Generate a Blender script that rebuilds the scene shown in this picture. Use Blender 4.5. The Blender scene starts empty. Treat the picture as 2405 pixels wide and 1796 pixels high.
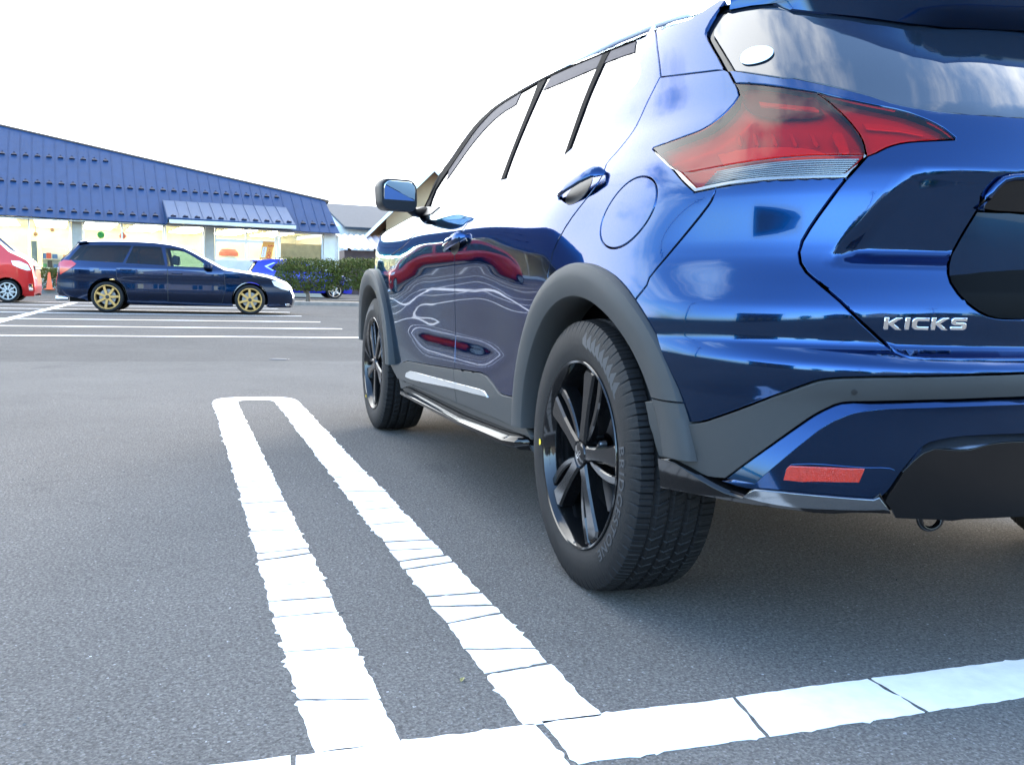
import bpy, bmesh, math, random
import numpy as np
from mathutils import Vector, Matrix
from mathutils.geometry import delaunay_2d_cdt
random.seed(7); RNG = np.random.default_rng(7)
SC = bpy.context.scene
COL = SC.collection
R = math.radians

# ------------------------------------------------------------------ camera
cd = bpy.data.cameras.new('camera'); cam = bpy.data.objects.new('camera', cd); COL.objects.link(cam)
yaw, pitch, roll = .3347, -.1001, .0256
fw = Vector((math.sin(yaw)*math.cos(pitch), math.cos(yaw)*math.cos(pitch), math.sin(pitch)))
rt = Vector((math.cos(yaw), -math.sin(yaw), 0)); up = rt.cross(fw)
r2 = rt*math.cos(roll)+up*math.sin(roll); u2 = -rt*math.sin(roll)+up*math.cos(roll)
M = Matrix((r2, u2, -fw)).transposed().to_4x4(); M.translation = Vector((-1.7757, -2.1186, .7291))
cam.matrix_world = M
cd.sensor_width = 36; cd.lens = 36*2264.6/2405; cd.clip_start = .05; cd.clip_end = 2000
SC.camera = cam
SC.render.resolution_x = 1024; SC.render.resolution_y = 764

# ------------------------------------------------------------------ sky, sun, exposure
SUN_EL, SUN_AZ = 15, 38          # azimuth clockwise from +Y (the way the car points)
w = bpy.data.worlds.new('World'); SC.world = w; w.use_nodes = True
nt = w.node_tree; nt.nodes.clear()
def nn(t, **k):
    n = nt.nodes.new(t)
    for a, b in k.items(): setattr(n, a, b)
    return n
sky = nn('ShaderNodeTexSky'); sky.sky_type = 'NISHITA'; sky.sun_disc = False
sky.sun_elevation = R(SUN_EL); sky.sun_rotation = R(SUN_AZ); sky.air_density = 1.0; sky.dust_density = 1.6; sky.ozone_density = 2.6
bg = nn('ShaderNodeBackground'); bg.inputs['Strength'].default_value = .1
out = nn('ShaderNodeOutputWorld')
tc = nn('ShaderNodeTexCoord')
# evening cloud: a bank that thins out away from the low sun
nz = nn('ShaderNodeTexNoise'); nz.inputs['Scale'].default_value = 2.3; nz.inputs['Detail'].default_value = 8; nz.inputs['Roughness'].default_value = .56
mp = nn('ShaderNodeMapping'); mp.inputs['Scale'].default_value = (1, 1, 2.1); mp.inputs['Location'].default_value = (.35, .2, .4)
nt.links.new(tc.outputs['Generated'], mp.inputs['Vector']); nt.links.new(mp.outputs['Vector'], nz.inputs['Vector'])
dot = nn('ShaderNodeVectorMath', operation='DOT_PRODUCT')
dot.inputs[1].default_value = Vector((.35, .93, .0)).normalized()
nt.links.new(tc.outputs['Generated'], dot.inputs[0])
ma = nn('ShaderNodeMath', operation='MULTIPLY_ADD'); ma.inputs[1].default_value = .50; ma.inputs[2].default_value = -.06
nt.links.new(dot.outputs['Value'], ma.inputs[0])
ad = nn('ShaderNodeMath', operation='ADD'); nt.links.new(nz.outputs['Fac'], ad.inputs[0]); nt.links.new(ma.outputs[0], ad.inputs[1])
rp = nn('ShaderNodeMapRange'); rp.interpolation_type = 'SMOOTHSTEP'
rp.inputs['From Min'].default_value = .48; rp.inputs['From Max'].default_value = .70
nt.links.new(ad.outputs[0], rp.inputs['Value'])
cc = nn('ShaderNodeMapRange'); cc.inputs['From Min'].default_value = -1; cc.inputs['From Max'].default_value = .75
cc.inputs['To Min'].default_value = 2.0; cc.inputs['To Max'].default_value = 4.4
nt.links.new(dot.outputs['Value'], cc.inputs['Value'])
ccol = nn('ShaderNodeVectorMath', operation='SCALE'); ccol.inputs[0].default_value = (.95, .975, .985)
nt.links.new(cc.outputs['Result'], ccol.inputs['Scale'])
mx = nn('ShaderNodeMix', data_type='RGBA')
nt.links.new(rp.outputs['Result'], mx.inputs['Factor']); nt.links.new(sky.outputs['Color'], mx.inputs['A']); nt.links.new(ccol.outputs['Vector'], mx.inputs['B'])
nt.links.new(mx.outputs['Result'], bg.inputs['Color']); nt.links.new(bg.outputs[0], out.inputs[0])
sl = bpy.data.lights.new('sun', 'SUN'); sl.energy = .5; sl.angle = R(30); sl.color = (1, .93, .84)
so = bpy.data.objects.new('sun', sl); COL.objects.link(so); so.location = (18, 22, 12)
sd = Vector((math.sin(R(SUN_AZ))*math.cos(R(SUN_EL)), math.cos(R(SUN_AZ))*math.cos(R(SUN_EL)), math.sin(R(SUN_EL))))
so.rotation_euler = sd.to_track_quat('Z', 'Y').to_euler()
SC.view_settings.view_transform = 'Standard'; SC.view_settings.look = 'None'
SC.view_settings.exposure = 3.9; SC.view_settings.gamma = 1; SC.view_settings.use_curve_mapping = False
SC.render.engine = 'CYCLES'
SC.cycles.max_bounces = 8; SC.cycles.transparent_max_bounces = 12
try: SC.cycles.use_denoising = True
except Exception: pass

# ------------------------------------------------------------------ materials
def mat(name, col, rough=.5, metal=0, coat=0, spec=.5, var=0, vscale=8, bump=0, bscale=60, alpha=None, emit=None, coat_r=.02, vec='Object'):
    m = bpy.data.materials.new(name); m.use_nodes = True
    t = m.node_tree; b = t.nodes['Principled BSDF']
    b.inputs['Base Color'].default_value = (*col, 1); b.inputs['Roughness'].default_value = rough
    b.inputs['Metallic'].default_value = metal; b.inputs['Coat Weight'].default_value = coat; b.inputs['Coat Roughness'].default_value = coat_r
    b.inputs['Specular IOR Level'].default_value = spec
    if emit: b.inputs['Emission Color'].default_value = (*emit[0], 1); b.inputs['Emission Strength'].default_value = emit[1]
    c = t.nodes.new('ShaderNodeTexCoord')
    if var:
        n = t.nodes.new('ShaderNodeTexNoise'); n.inputs['Scale'].default_value = vscale; n.inputs['Detail'].default_value = 6
        t.links.new(c.outputs[vec], n.inputs['Vector'])
        r = t.nodes.new('ShaderNodeValToRGB')
        r.color_ramp.elements[0].position = .3; r.color_ramp.elements[1].position = .7
        r.color_ramp.elements[0].color = (*[x*(1-var) for x in col], 1); r.color_ramp.elements[1].color = (*[min(1, x*(1+var)) for x in col], 1)
        t.links.new(n.outputs['Fac'], r.inputs[0]); t.links.new(r.outputs[0], b.inputs['Base Color'])
    if bump:
        n = t.nodes.new('ShaderNodeTexNoise'); n.inputs['Scale'].default_value = bscale; n.inputs['Detail'].default_value = 4
        t.links.new(c.outputs[vec], n.inputs['Vector'])
        p = t.nodes.new('ShaderNodeBump'); p.inputs['Strength'].default_value = bump; p.inputs['Distance'].default_value = .004
        t.links.new(n.outputs['Fac'], p.inputs['Height']); t.links.new(p.outputs[0], b.inputs['Normal'])
    return m
def glass(name, tint, ior=1.5, rough=0.0):
    m = bpy.data.materials.new(name); m.use_nodes = True; t = m.node_tree; t.nodes.clear()
    o = t.nodes.new('ShaderNodeOutputMaterial'); mx = t.nodes.new('ShaderNodeMixShader'); f = t.nodes.new('ShaderNodeFresnel'); f.inputs[0].default_value = ior
    a = t.nodes.new('ShaderNodeBsdfTransparent'); a.inputs[0].default_value = (*tint, 1); g = t.nodes.new('ShaderNodeBsdfGlossy'); g.inputs['Roughness'].default_value = rough
    t.links.new(f.outputs[0], mx.inputs[0]); t.links.new(a.outputs[0], mx.inputs[1]); t.links.new(g.outputs[0], mx.inputs[2]); t.links.new(mx.outputs[0], o.inputs[0])
    return m

def asphalt_mat():
    m = bpy.data.materials.new('asphalt'); m.use_nodes = True; t = m.node_tree; b = t.nodes['Principled BSDF']
    N = t.nodes.new; L = t.links.new
    c = N('ShaderNodeTexCoord')
    v = N('ShaderNodeTexVoronoi'); v.inputs['Scale'].default_value = 265; L(c.outputs['Object'], v.inputs['Vector'])
    n1 = N('ShaderNodeTexNoise'); n1.inputs['Scale'].default_value = 130; n1.inputs['Detail'].default_value = 3; L(c.outputs['Object'], n1.inputs['Vector'])
    n2 = N('ShaderNodeTexNoise'); n2.inputs['Scale'].default_value = .7; n2.inputs['Detail'].default_value = 8; n2.inputs['Roughness'].default_value = .65; L(c.outputs['Object'], n2.inputs['Vector'])
    # stones: a few pale chips among dark bitumen
    r1 = N('ShaderNodeValToRGB'); e = r1.color_ramp.elements
    e[0].position = 0; e[0].color = (.104, .096, .087, 1); e[1].position = 1; e[1].color = (.55, .54, .53, 1)
    e.new(.55).color = (.153, .141, .128, 1); e.new(.86).color = (.19, .176, .16, 1); e.new(.955).color = (.24, .235, .23, 1)
    L(v.outputs['Color'], r1.inputs[0])
    r2_ = N('ShaderNodeMapRange'); r2_.inputs['From Min'].default_value = .3; r2_.inputs['From Max'].default_value = .7; r2_.inputs['To Min'].default_value = .90; r2_.inputs['To Max'].default_value = 1.09
    L(n2.outputs['Fac'], r2_.inputs['Value'])
    r3 = N('ShaderNodeMapRange'); r3.inputs['From Min'].default_value = .3; r3.inputs['From Max'].default_value = .7; r3.inputs['To Min'].default_value = .7; r3.inputs['To Max'].default_value = 1.25
    L(n1.outputs['Fac'], r3.inputs['Value'])
    # older, greyer surface beyond the resurfacing joint
    sx = N('ShaderNodeSeparateXYZ'); L(c.outputs['Object'], sx.inputs[0])
    n4 = N('ShaderNodeTexNoise'); n4.inputs['Scale'].default_value = 3; L(c.outputs['Object'], n4.inputs['Vector'])
    a4 = N('ShaderNodeMath'); a4.operation = 'MULTIPLY_ADD'; a4.inputs[1].default_value = .25; L(n4.outputs['Fac'], a4.inputs[0]); L(sx.outputs['Y'], a4.inputs[2])
    r4 = N('ShaderNodeMapRange'); r4.inputs['From Min'].default_value = 6.78; r4.inputs['From Max'].default_value = 6.9; r4.inputs['To Min'].default_value = 1.0; r4.inputs['To Max'].default_value = .86
    L(a4.outputs[0], r4.inputs['Value'])
    # old drips and scuffs
    n5 = N('ShaderNodeTexNoise'); n5.inputs['Scale'].default_value = 2.1; n5.inputs['Detail'].default_value = 7; n5.inputs['Roughness'].default_value = .7; n5.inputs['Distortion'].default_value = .6; L(c.outputs['Object'], n5.inputs['Vector'])
    r5 = N('ShaderNodeMapRange'); r5.inputs['From Min'].default_value = .60; r5.inputs['From Max'].default_value = .74; r5.inputs['To Min'].default_value = 1.0; r5.inputs['To Max'].default_value = .80; L(n5.outputs['Fac'], r5.inputs['Value'])
    m5 = N('ShaderNodeMath'); m5.operation = 'MULTIPLY'; L(r2_.outputs[0], m5.inputs[0]); L(r5.outputs[0], m5.inputs[1]); r2_ = m5
    m1 = N('ShaderNodeMath'); m1.operation = 'MULTIPLY'; L(r2_.outputs[0], m1.inputs[0]); L(r3.outputs[0], m1.inputs[1])
    m2 = N('ShaderNodeMath'); m2.operation = 'MULTIPLY'; L(m1.outputs[0], m2.inputs[0]); L(r4.outputs[0], m2.inputs[1])
    sc = N('ShaderNodeVectorMath'); sc.operation = 'SCALE'; L(r1.outputs[0], sc.inputs[0]); L(m2.outputs[0], sc.inputs['Scale'])
    L(sc.outputs[0], b.inputs['Base Color'])
    b.inputs['Roughness'].default_value = 1.0; b.inputs['Specular IOR Level'].default_value = .0
    bp = N('ShaderNodeBump'); bp.inputs['Strength'].default_value = .4; bp.inputs['Distance'].default_value = .004
    L(v.outputs['Distance'], bp.inputs['Height']); L(bp.outputs[0], b.inputs['Normal'])
    return m

M_ASPH = asphalt_mat()
M_PAINT = mat('road_paint', (.86, .81, .75), .7, var=.07, vscale=22, bump=.25, bscale=160)
M_BLUE = mat('blue_car_paint', (.0018, .035, .120), .12, metal=1, coat=1, var=.04, vscale=900)
_b = M_BLUE.node_tree.nodes['Principled BSDF'].inputs; _b['Coat IOR'].default_value = 1.42; _b['Specular Tint'].default_value = (.10, .42, .58, 1); _b['Specular IOR Level'].default_value = .05
M_GREY = mat('grey_plastic', (.041, .042, .042), .55, spec=.35, bump=.12, bscale=700)
M_BLACK = mat('black_plastic', (.012, .012, .013), .45)
M_PIANO = mat('gloss_black', (.004, .004, .0045), .07, spec=.5)
M_RIM = mat('black_alloy', (.006, .006, .0065), .09, spec=.6)
M_DKCH = mat('dark_chrome', (.20, .215, .23), .12, metal=.9)
M_RUB = mat('tyre_rubber', (.0085, .0085, .0092), .62, spec=.28, bump=.15, bscale=300, var=.2, vscale=30)
M_RUBL = mat('tyre_lettering', (.040, .043, .048), .5, spec=.3)
M_CHROME = mat('chrome', (.86, .87, .88), .08, metal=1)
M_SILV = mat('satin_silver', (.50, .52, .53), .32, metal=.85)
M_DISC = mat('brake_steel', (.22, .22, .23), .38, metal=.9)
M_GLASSD = mat('privacy_glass', (.006, .008, .011), .03, spec=.6, coat=1, coat_r=0)
M_GLASSR = mat('rear_window_glass', (.010, .016, .026), .03, spec=.6, coat=1, coat_r=0)
M_VISOR = mat('smoked_visor', (.030, .026, .040), .5, spec=.1)
M_TRIM = mat('satin_black_trim', (.004, .0035, .004), .7, spec=.06)
M_DARK = mat('underbody_black', (.006, .006, .006), .8, spec=.1)
M_WHITE = mat('white_enamel', (.78, .80, .80), .45, var=.05, vscale=3)

# ------------------------------------------------------------------ object helpers
def link(o, parent=None):
    COL.objects.link(o)
    if parent is not None: o.parent = parent
    return o
def mesh(name, V, F, m=None, parent=None, normals=None, smooth=False, loc=None):
    me = bpy.data.meshes.new(name); me.from_pydata([tuple(map(float, v)) for v in V], [], [tuple(map(int, f)) for f in F])
    if m is not None:
        for x in (m if isinstance(m, (list, tuple)) else [m]): me.materials.append(x)
    if smooth or normals is not None: me.polygons.foreach_set('use_smooth', [True]*len(me.polygons))
    me.update()
    if normals is not None: me.normals_split_custom_set_from_vertices([tuple(map(float, n)) for n in normals])
    o = bpy.data.objects.new(name, me)
    if loc is not None: o.location = loc
    return link(o, parent)
def tag(o, label=None, cat=None, group=None, kind=None):
    if label: o['label'] = label
    if cat: o['category'] = cat
    if group: o['group'] = group
    if kind: o['kind'] = kind
    return o
def thing(name, label, cat, loc=(0, 0, 0), rz=0, group=None):
    o = bpy.data.objects.new(name, None); o.location = loc; o.rotation_euler = (0, 0, rz); link(o)
    return tag(o, label, cat, group)
def copy_tree(o, parent=None):
    c = o.copy(); COL.objects.link(c)
    if parent is not None: c.parent = parent
    for ch in list(o.children): copy_tree(ch, c)
    return c
class MB:
    """collects primitive shapes for ONE mesh object"""
    def __init__(s): s.V = []; s.F = []; s.mi = []; s.cur = 0
    def add(s, V, F):
        k = len(s.V); s.V += [tuple(v) for v in V]; s.F += [tuple(i+k for i in f) for f in F]; s.mi += [s.cur]*len(F); return s
    def box(s, a, b, bev=0):
        x0, y0, z0 = a; x1, y1, z1 = b
        if bev <= 0:
            return s.add([(x0, y0, z0), (x1, y0, z0), (x1, y1, z0), (x0, y1, z0), (x0, y0, z1), (x1, y0, z1), (x1, y1, z1), (x0, y1, z1)],
                         [(0, 3, 2, 1), (4, 5, 6, 7), (0, 1, 5, 4), (1, 2, 6, 5), (2, 3, 7, 6), (3, 0, 4, 7)])
        bm = bmesh.new(); bmesh.ops.create_cube(bm, size=1)
        for v in bm.verts: v.co = Vector(((x0+x1)/2+v.co.x*(x1-x0), (y0+y1)/2+v.co.y*(y1-y0), (z0+z1)/2+v.co.z*(z1-z0)))
        bmesh.ops.bevel(bm, geom=list(bm.edges), offset=bev, segments=2, affect='EDGES', profile=.5)
        bm.verts.index_update(); s.add([v.co[:] for v in bm.verts], [[v.index for v in f.verts] for f in bm.faces]); bm.free(); return s
    def tube(s, pts, r, n=8, cap=True):
        pts = [Vector(p) for p in pts]; rings = []; rr = r if isinstance(r, (list, tuple)) else [r]*len(pts)
        for i, p in enumerate(pts):
            d = (pts[min(i+1, len(pts)-1)]-pts[max(i-1, 0)]).normalized()
            a = d.orthogonal().normalized() if abs(d.z) > .9 else d.cross(Vector((0, 0, 1))).normalized(); b = d.cross(a)
            rings.append([p+(a*math.cos(2*math.pi*k/n)+b*math.sin(2*math.pi*k/n))*rr[i] for k in range(n)])
        V = [v[:] for g in rings for v in g]; F = []
        for i in range(len(pts)-1):
            for k in range(n): F.append((i*n+k, i*n+(k+1) % n, (i+1)*n+(k+1) % n, (i+1)*n+k))
        if cap: F.append(tuple(reversed(range(n)))); F.append(tuple(range((len(pts)-1)*n, len(pts)*n)))
        return s.add(V, F)
    def lathe(s, prof, n=24, axis='Z', c=(0, 0, 0)):
        """prof: (r, h) pairs; axis the spin axis"""
        V = []; F = []; m = len(prof)
        for k in range(n):
            ca, sa = math.cos(2*math.pi*k/n), math.sin(2*math.pi*k/n)
            for r, h in prof:
                p = (r*ca, r*sa, h) if axis == 'Z' else (h, r*ca, r*sa) if axis == 'X' else (r*ca, h, r*sa)
                V.append((p[0]+c[0], p[1]+c[1], p[2]+c[2]))
        for k in range(n):
            for i in range(m-1): F.append((k*m+i, ((k+1) % n)*m+i, ((k+1) % n)*m+i+1, k*m+i+1))
        return s.add(V, F)
    def build(s, name, m, parent=None, smooth=False, loc=None, recalc=True):
        o = mesh(name, s.V, s.F, m, parent, smooth=smooth, loc=loc); me = o.data
        if isinstance(m, (list, tuple)): me.polygons.foreach_set('material_index', s.mi)
        if recalc:
            bm = bmesh.new(); bm.from_mesh(me); bmesh.ops.recalc_face_normals(bm, faces=bm.faces); bm.to_mesh(me); bm.free()
        if smooth == 'auto':
            try: me.set_sharp_from_angle(angle=R(35))
            except Exception: pass
        return o
def inside(poly, P):
    poly = np.asarray(poly); P = np.asarray(P); x, y = P[:, 0], P[:, 1]; c = np.zeros(len(P), bool); j = len(poly)-1
    for i in range(len(poly)):
        xi, yi = poly[i]; xj, yj = poly[j]
        k = ((yi > y) != (yj > y)) & (x < (xj-xi)*(y-yi)/(yj-yi+1e-15)+xi); c ^= k; j = i
    return c
def clean(p, eps=1.5e-4):
    o = []
    for q in p:
        if not o or math.hypot(q[0]-o[-1][0], q[1]-o[-1][1]) > eps: o.append((float(q[0]), float(q[1])))
    while len(o) > 2 and math.hypot(o[0][0]-o[-1][0], o[0][1]-o[-1][1]) < eps: o.pop()
    return o
def dens(p, h):
    o = []
    for i in range(len(p)):
        a, b = p[i], p[(i+1) % len(p)]; n = max(1, int(math.hypot(b[0]-a[0], b[1]-a[1])/h))
        o += [(a[0]+(b[0]-a[0])*k/n, a[1]+(b[1]-a[1])*k/n) for k in range(n)]
    return o
def area(p): return sum(p[i-1][0]*p[i][1]-p[i][0]*p[i-1][1] for i in range(len(p)))/2
def fill(poly, h, holes=()):
    """triangulate polygon with holes; returns 2-D verts and triangles (counter-clockwise)"""
    poly = clean(poly)
    if area(poly) < 0: poly = poly[::-1]
    loops = [dens(poly, h)]+[dens(clean(q), h) for q in holes]
    V = []; E = []
    for lp in loops:
        k = len(V); V += lp; E += [(k+i, k+(i+1) % len(lp)) for i in range(len(lp))]
    B = np.array(V); lo, hi = B.min(0), B.max(0)
    gx = np.arange(lo[0]+h/2, hi[0], h); gz = np.arange(lo[1]+h/2, hi[1], h)
    if len(gx) and len(gz):
        g = np.stack(np.meshgrid(gx, gz, indexing='ij'), -1); g[:, 1::2, 0] += h*.5; g = g.reshape(-1, 2)
        k = inside(loops[0], g)
        for q in loops[1:]: k &= ~inside(q, g)
        g = g[k]
        if len(g):
            d = np.full(len(g), 9.)
            for i in range(0, len(B), 200): d = np.minimum(d, np.sqrt(((g[:, None]-B[None, i:i+200])**2).sum(-1)).min(1))
            V = V+[tuple(p) for p in g[d > .55*h]]
    r = delaunay_2d_cdt([Vector(p) for p in V], E, [], 0, 1e-6)
    W = np.array([tuple(v) for v in r[0]]); T = np.array([t for t in r[2] if len(t) == 3])
    c = W[T].mean(1); k = inside(loops[0], c)
    for q in loops[1:]: k &= ~inside(q, c)
    T = T[k]
    a = W[T]; cr = (a[:, 1, 0]-a[:, 0, 0])*(a[:, 2, 1]-a[:, 0, 1])-(a[:, 2, 0]-a[:, 0, 0])*(a[:, 1, 1]-a[:, 0, 1])
    T[cr < 0] = T[cr < 0][:, ::-1]; T = T[np.abs(cr) > 1e-10]
    return W, T
def edge_loops(T):
    cnt = {}
    for t in T:
        for i in range(3):
            a, b = int(t[i]), int(t[(i+1) % 3]); cnt[(a, b)] = 1
    nx = {a: b for (a, b) in cnt if (b, a) not in cnt}
    L = []
    while nx:
        s = next(iter(nx)); l = [s]; c = nx.pop(s)
        while c != s and c in nx: l.append(c); c = nx.pop(c)
        if len(l) > 2: L.append(l)
    return L
def patch_data(Sf, Nf, poly, off=0, inset=.0022, depth=.012, h=.02, holes=(), flip=False, rnd=.0014):
    """a panel that follows the surface Sf(u,v), with a small rounded edge and skirts going in"""
    W, T = fill(poly, h, holes)
    P = Sf(W[:, 0], W[:, 1]); N = Nf(W[:, 0], W[:, 1])
    q = P[T]
    if (np.cross(q[:, 1]-q[:, 0], q[:, 2]-q[:, 0])*N[T[:, 0]]).sum() < 0: T = T[:, ::-1]
    P = P+N*off
    V = [p for p in P]; NN = [n for n in N]; F = [tuple(t) for t in T]
    for l in edge_loops(T):
        n = len(l); base = len(V); Q = P[l]; q1 = np.roll(Q, -1, 0); q0 = np.roll(Q, 1, 0)
        t = q1-q0; t /= np.linalg.norm(t, axis=1, keepdims=True)+1e-12
        inn = np.cross(N[l], t); inn /= np.linalg.norm(inn, axis=1, keepdims=True)+1e-12
        mid = np.abs(Q[:, 0]) < 2e-3                     # halves that meet on the centre line stay joined
        for i, k in enumerate(l): V[k] = Q[i]+inn[i]*(0 if mid[i] else inset+rnd*.8)
        if depth != 0:
            for i, k in enumerate(l): V.append(Q[i]+inn[i]*inset-N[k]*rnd); m = N[k]-inn[i]; NN.append(m/np.linalg.norm(m))
            for i, k in enumerate(l): V.append(Q[i]+inn[i]*inset-N[k]*depth); NN.append(-inn[i])
            for i in range(n):
                j = (i+1) % n
                if mid[i] and mid[j]: continue
                F.append((l[j], l[i], base+i, base+j)); F.append((base+j, base+i, base+n+i, base+n+j))
    return np.array(V), F, np.array(NN)
def mirror(V, F, N):
    s = np.array([-1, 1, 1]); return V*s, [tuple(reversed(f)) for f in F], N*s
def join(A, B):
    k = len(A[0]); return np.vstack([A[0], B[0]]), list(A[1])+[tuple(i+k for i in f) for f in B[1]], np.vstack([A[2], B[2]])
def prism(poly, z0, z1, bev=.001, h=1e9, to3=lambda x, y, z: (x, y, z)):
    """closed solid from a 2-D outline with a chamfered top; to3 places it"""
    poly = clean(poly)
    if area(poly) < 0: poly = poly[::-1]
    n = len(poly); P = np.array(poly); t0 = P-np.roll(P, 1, 0); t1 = np.roll(P, -1, 0)-P
    t0 /= np.linalg.norm(t0, axis=1, keepdims=True); t1 /= np.linalg.norm(t1, axis=1, keepdims=True)
    nr = np.stack([-(t0+t1)[:, 1], (t0+t1)[:, 0]], 1); nr /= np.linalg.norm(nr, axis=1, keepdims=True)+1e-9
    k = np.clip(1/np.maximum(.4, (nr*np.stack([-t1[:, 1], t1[:, 0]], 1)).sum(1)), 1, 2)
    I = P+nr*(bev*k)[:, None]
    r = delaunay_2d_cdt([Vector(p) for p in I], [(i, (i+1) % n) for i in range(n)], [], 1, 1e-7)
    W = [tuple(v) for v in r[0]]; T = [tuple(t) for t in r[2]]
    V = [to3(x, y, z1) for x, y in W]; F = [tuple(t) if area([W[i] for i in t]) > 0 else tuple(reversed(t)) for t in T]
    a = len(V); V += [to3(x, y, z1) for x, y in I]; b = len(V); V += [to3(x, y, z1-bev) for x, y in P]; c = len(V); V += [to3(x, y, z0) for x, y in P]
    for i in range(n):
        j = (i+1) % n; F += [(a+j, a+i, b+i, b+j), (b+j, b+i, c+i, c+j)]
    F.append(tuple(c+i for i in reversed(range(n))))
    return V, F
def pchip(xs, ys):
    xs = np.array(xs, float); ys = np.array(ys, float); h = np.diff(xs); d = np.diff(ys)/h; m = np.zeros(len(xs))
    for i in range(1, len(xs)-1):
        if d[i-1]*d[i] > 0:
            a = 2*h[i]+h[i-1]; b = h[i]+2*h[i-1]; m[i] = (a+b)/(a/d[i-1]+b/d[i])
    m[0] = d[0]; m[-1] = d[-1]
    def f(x):
        x = np.clip(np.asarray(x, float), xs[0], xs[-1]); i = np.clip(np.searchsorted(xs, x)-1, 0, len(xs)-2); t = (x-xs[i])/h[i]
        return ys[i]*(1+2*t)*(1-t)**2+h[i]*m[i]*t*(1-t)**2+ys[i+1]*t*t*(3-2*t)+h[i]*m[i+1]*t*t*(t-1)
    return f
def sst(a, b, x):
    t = np.clip((np.asarray(x, float)-a)/(b-a), 0, 1); return t*t*t*(t*(6*t-15)+10)

# ------------------------------------------------------------------ ground
g = MB(); 
xs = [-150, -60, -25, -12, -6, -3, -1, 1, 3, 6, 12, 25, 60, 150]; ys = [-150, -60, -25, -8, -3, 0, 3, 6, 10, 16, 24, 40, 70, 150, 400]
V = [(x, y, 0) for y in ys for x in xs]; n = len(xs)
g.add(V, [(j*n+i, j*n+i+1, (j+1)*n+i+1, (j+1)*n+i) for j in range(len(ys)-1) for i in range(n-1)])
tag(g.build('car_park_ground', M_ASPH), kind='structure')
# painted lines: thermoplastic laid in runs, cracked across, with crumbled edges
def rag(a, b, amp, step=.011):
    """a crumbled edge from a to b"""
    a, b = np.array(a, float), np.array(b, float); L = np.linalg.norm(b-a); n = max(2, int(L/step)); t = (b-a)/L; q = np.array([-t[1], t[0]])
    w1 = np.convolve(RNG.normal(0, 1.35, n+3), (.25, .5, .25), 'same')[1:n+2]; w2 = np.convolve(RNG.normal(0, 1, n+9), np.ones(5)/5, 'same')[4:4+n+1]; o = []
    for i in range(n+1):
        k = 0 if i in (0, n) else amp*(.55*w1[i]+.75*w2[i])
        if i not in (0, n) and RNG.random() < .035: k -= amp*2.4
        o.append(tuple(a+(b-a)*i/n+q*k+t*RNG.normal(0, step*.25)*(0 < i < n)))
    return o
def chips(p0, p1, wd, amp, gaps):
    """separate slabs of paint between cracks; returns 2-D outlines"""
    p0, p1 = np.array(p0, float), np.array(p1, float); L = np.linalg.norm(p1-p0); t = (p1-p0)/L; q = np.array([-t[1], t[0]]); out = []
    cuts = [0.]
    while cuts[-1] < L-gaps[0]: cuts.append(cuts[-1]+RNG.uniform(*gaps))
    cuts[-1] = L
    tl = [RNG.uniform(-.02, .02) if 0 < i < len(cuts)-1 else 0 for i in range(len(cuts))]
    for i in range(len(cuts)-1):
        ga = RNG.uniform(.0020, .0080) if i else 0; gb = RNG.uniform(.0020, .0080) if i < len(cuts)-2 else 0
        j1, j2, j3, j4 = RNG.uniform(-amp, amp, 4)*1.3
        a = p0+t*(cuts[i]+ga-tl[i])-q*(wd/2+j1); b = p0+t*(cuts[i+1]-gb-tl[i+1])-q*(wd/2+j2)
        c = p0+t*(cuts[i+1]-gb+tl[i+1])+q*(wd/2+j3); d = p0+t*(cuts[i]+ga+tl[i])+q*(wd/2+j4)
        out.append(rag(a, b, amp)[:-1]+rag(b, c, .0022)[:-1]+rag(c, d, amp)[:-1]+rag(d, a, .0022)[:-1])
    return out
def slabs(name, polys, z0=.0005, th=.0013):
    m = MB()
    for p in polys:
        p = clean(p, 8e-4)
        if area(p) < 0: p = p[::-1]
        n = len(p); r = delaunay_2d_cdt([Vector(q) for q in p], [(i, (i+1) % n) for i in range(n)], [], 0, 1e-7)
        W = np.array([tuple(v) for v in r[0]]); T = np.array([t for t in r[2] if len(t) == 3])
        T = T[inside(p, W[T].mean(1))]
        F = [tuple(t) if area([W[i] for i in t]) > 0 else tuple(reversed(t)) for t in T.tolist()]
        m.add([(x, y, z0+th) for x, y in W], F)
        m.add([(x, y, z0+th) for x, y in p]+[(x, y, z0) for x, y in p], [((i+1) % n, i, n+i, n+(i+1) % n) for i in range(n)])
    o = m.build(name, M_PAINT, recalc=False); return tag(o, kind='structure')
# the long white loop beside the car
lp = chips((-1.513, -.675), (-1.517, 3.72), .138, .0036, (.06, .26))+chips((-1.168, -.675), (-1.163, 3.72), .136, .0034, (.07, .27))
co, ci = (-1.34, 3.70), .105
def arch_pt(a, rx, ry): return (co[0]+math.copysign(abs(math.cos(a))**.62, math.cos(a))*rx, co[1]+math.sin(a)**.62*ry if math.sin(a) > 0 else co[1])
aa = np.linspace(0, math.pi, 40)
lp.append([arch_pt(a, .247, .315) for a in aa]+[arch_pt(a, .107, .165) for a in aa[::-1]])
slabs('white_loop_line', lp)
slabs('white_stop_line', chips((-2.10, -.7455), (4.2, -.7455), .150, .0025, (.22, .48)))
for y in (10.46, 12.72, 15.12, 17.86, 20.05, 22.75, 25.45):
    slabs('white_bay_line', chips((-13.5, y), (.60, y), .125, .004, (.8, 2.4)))
slabs('white_spine_line', chips((-4.31, 8.4), (-4.31, 25.6), .16, .004, (.6, 1.9)))
slabs('white_road_line', chips((-4, 34.6), (30, 35.4), .15, .004, (1.5, 3)))
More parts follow.
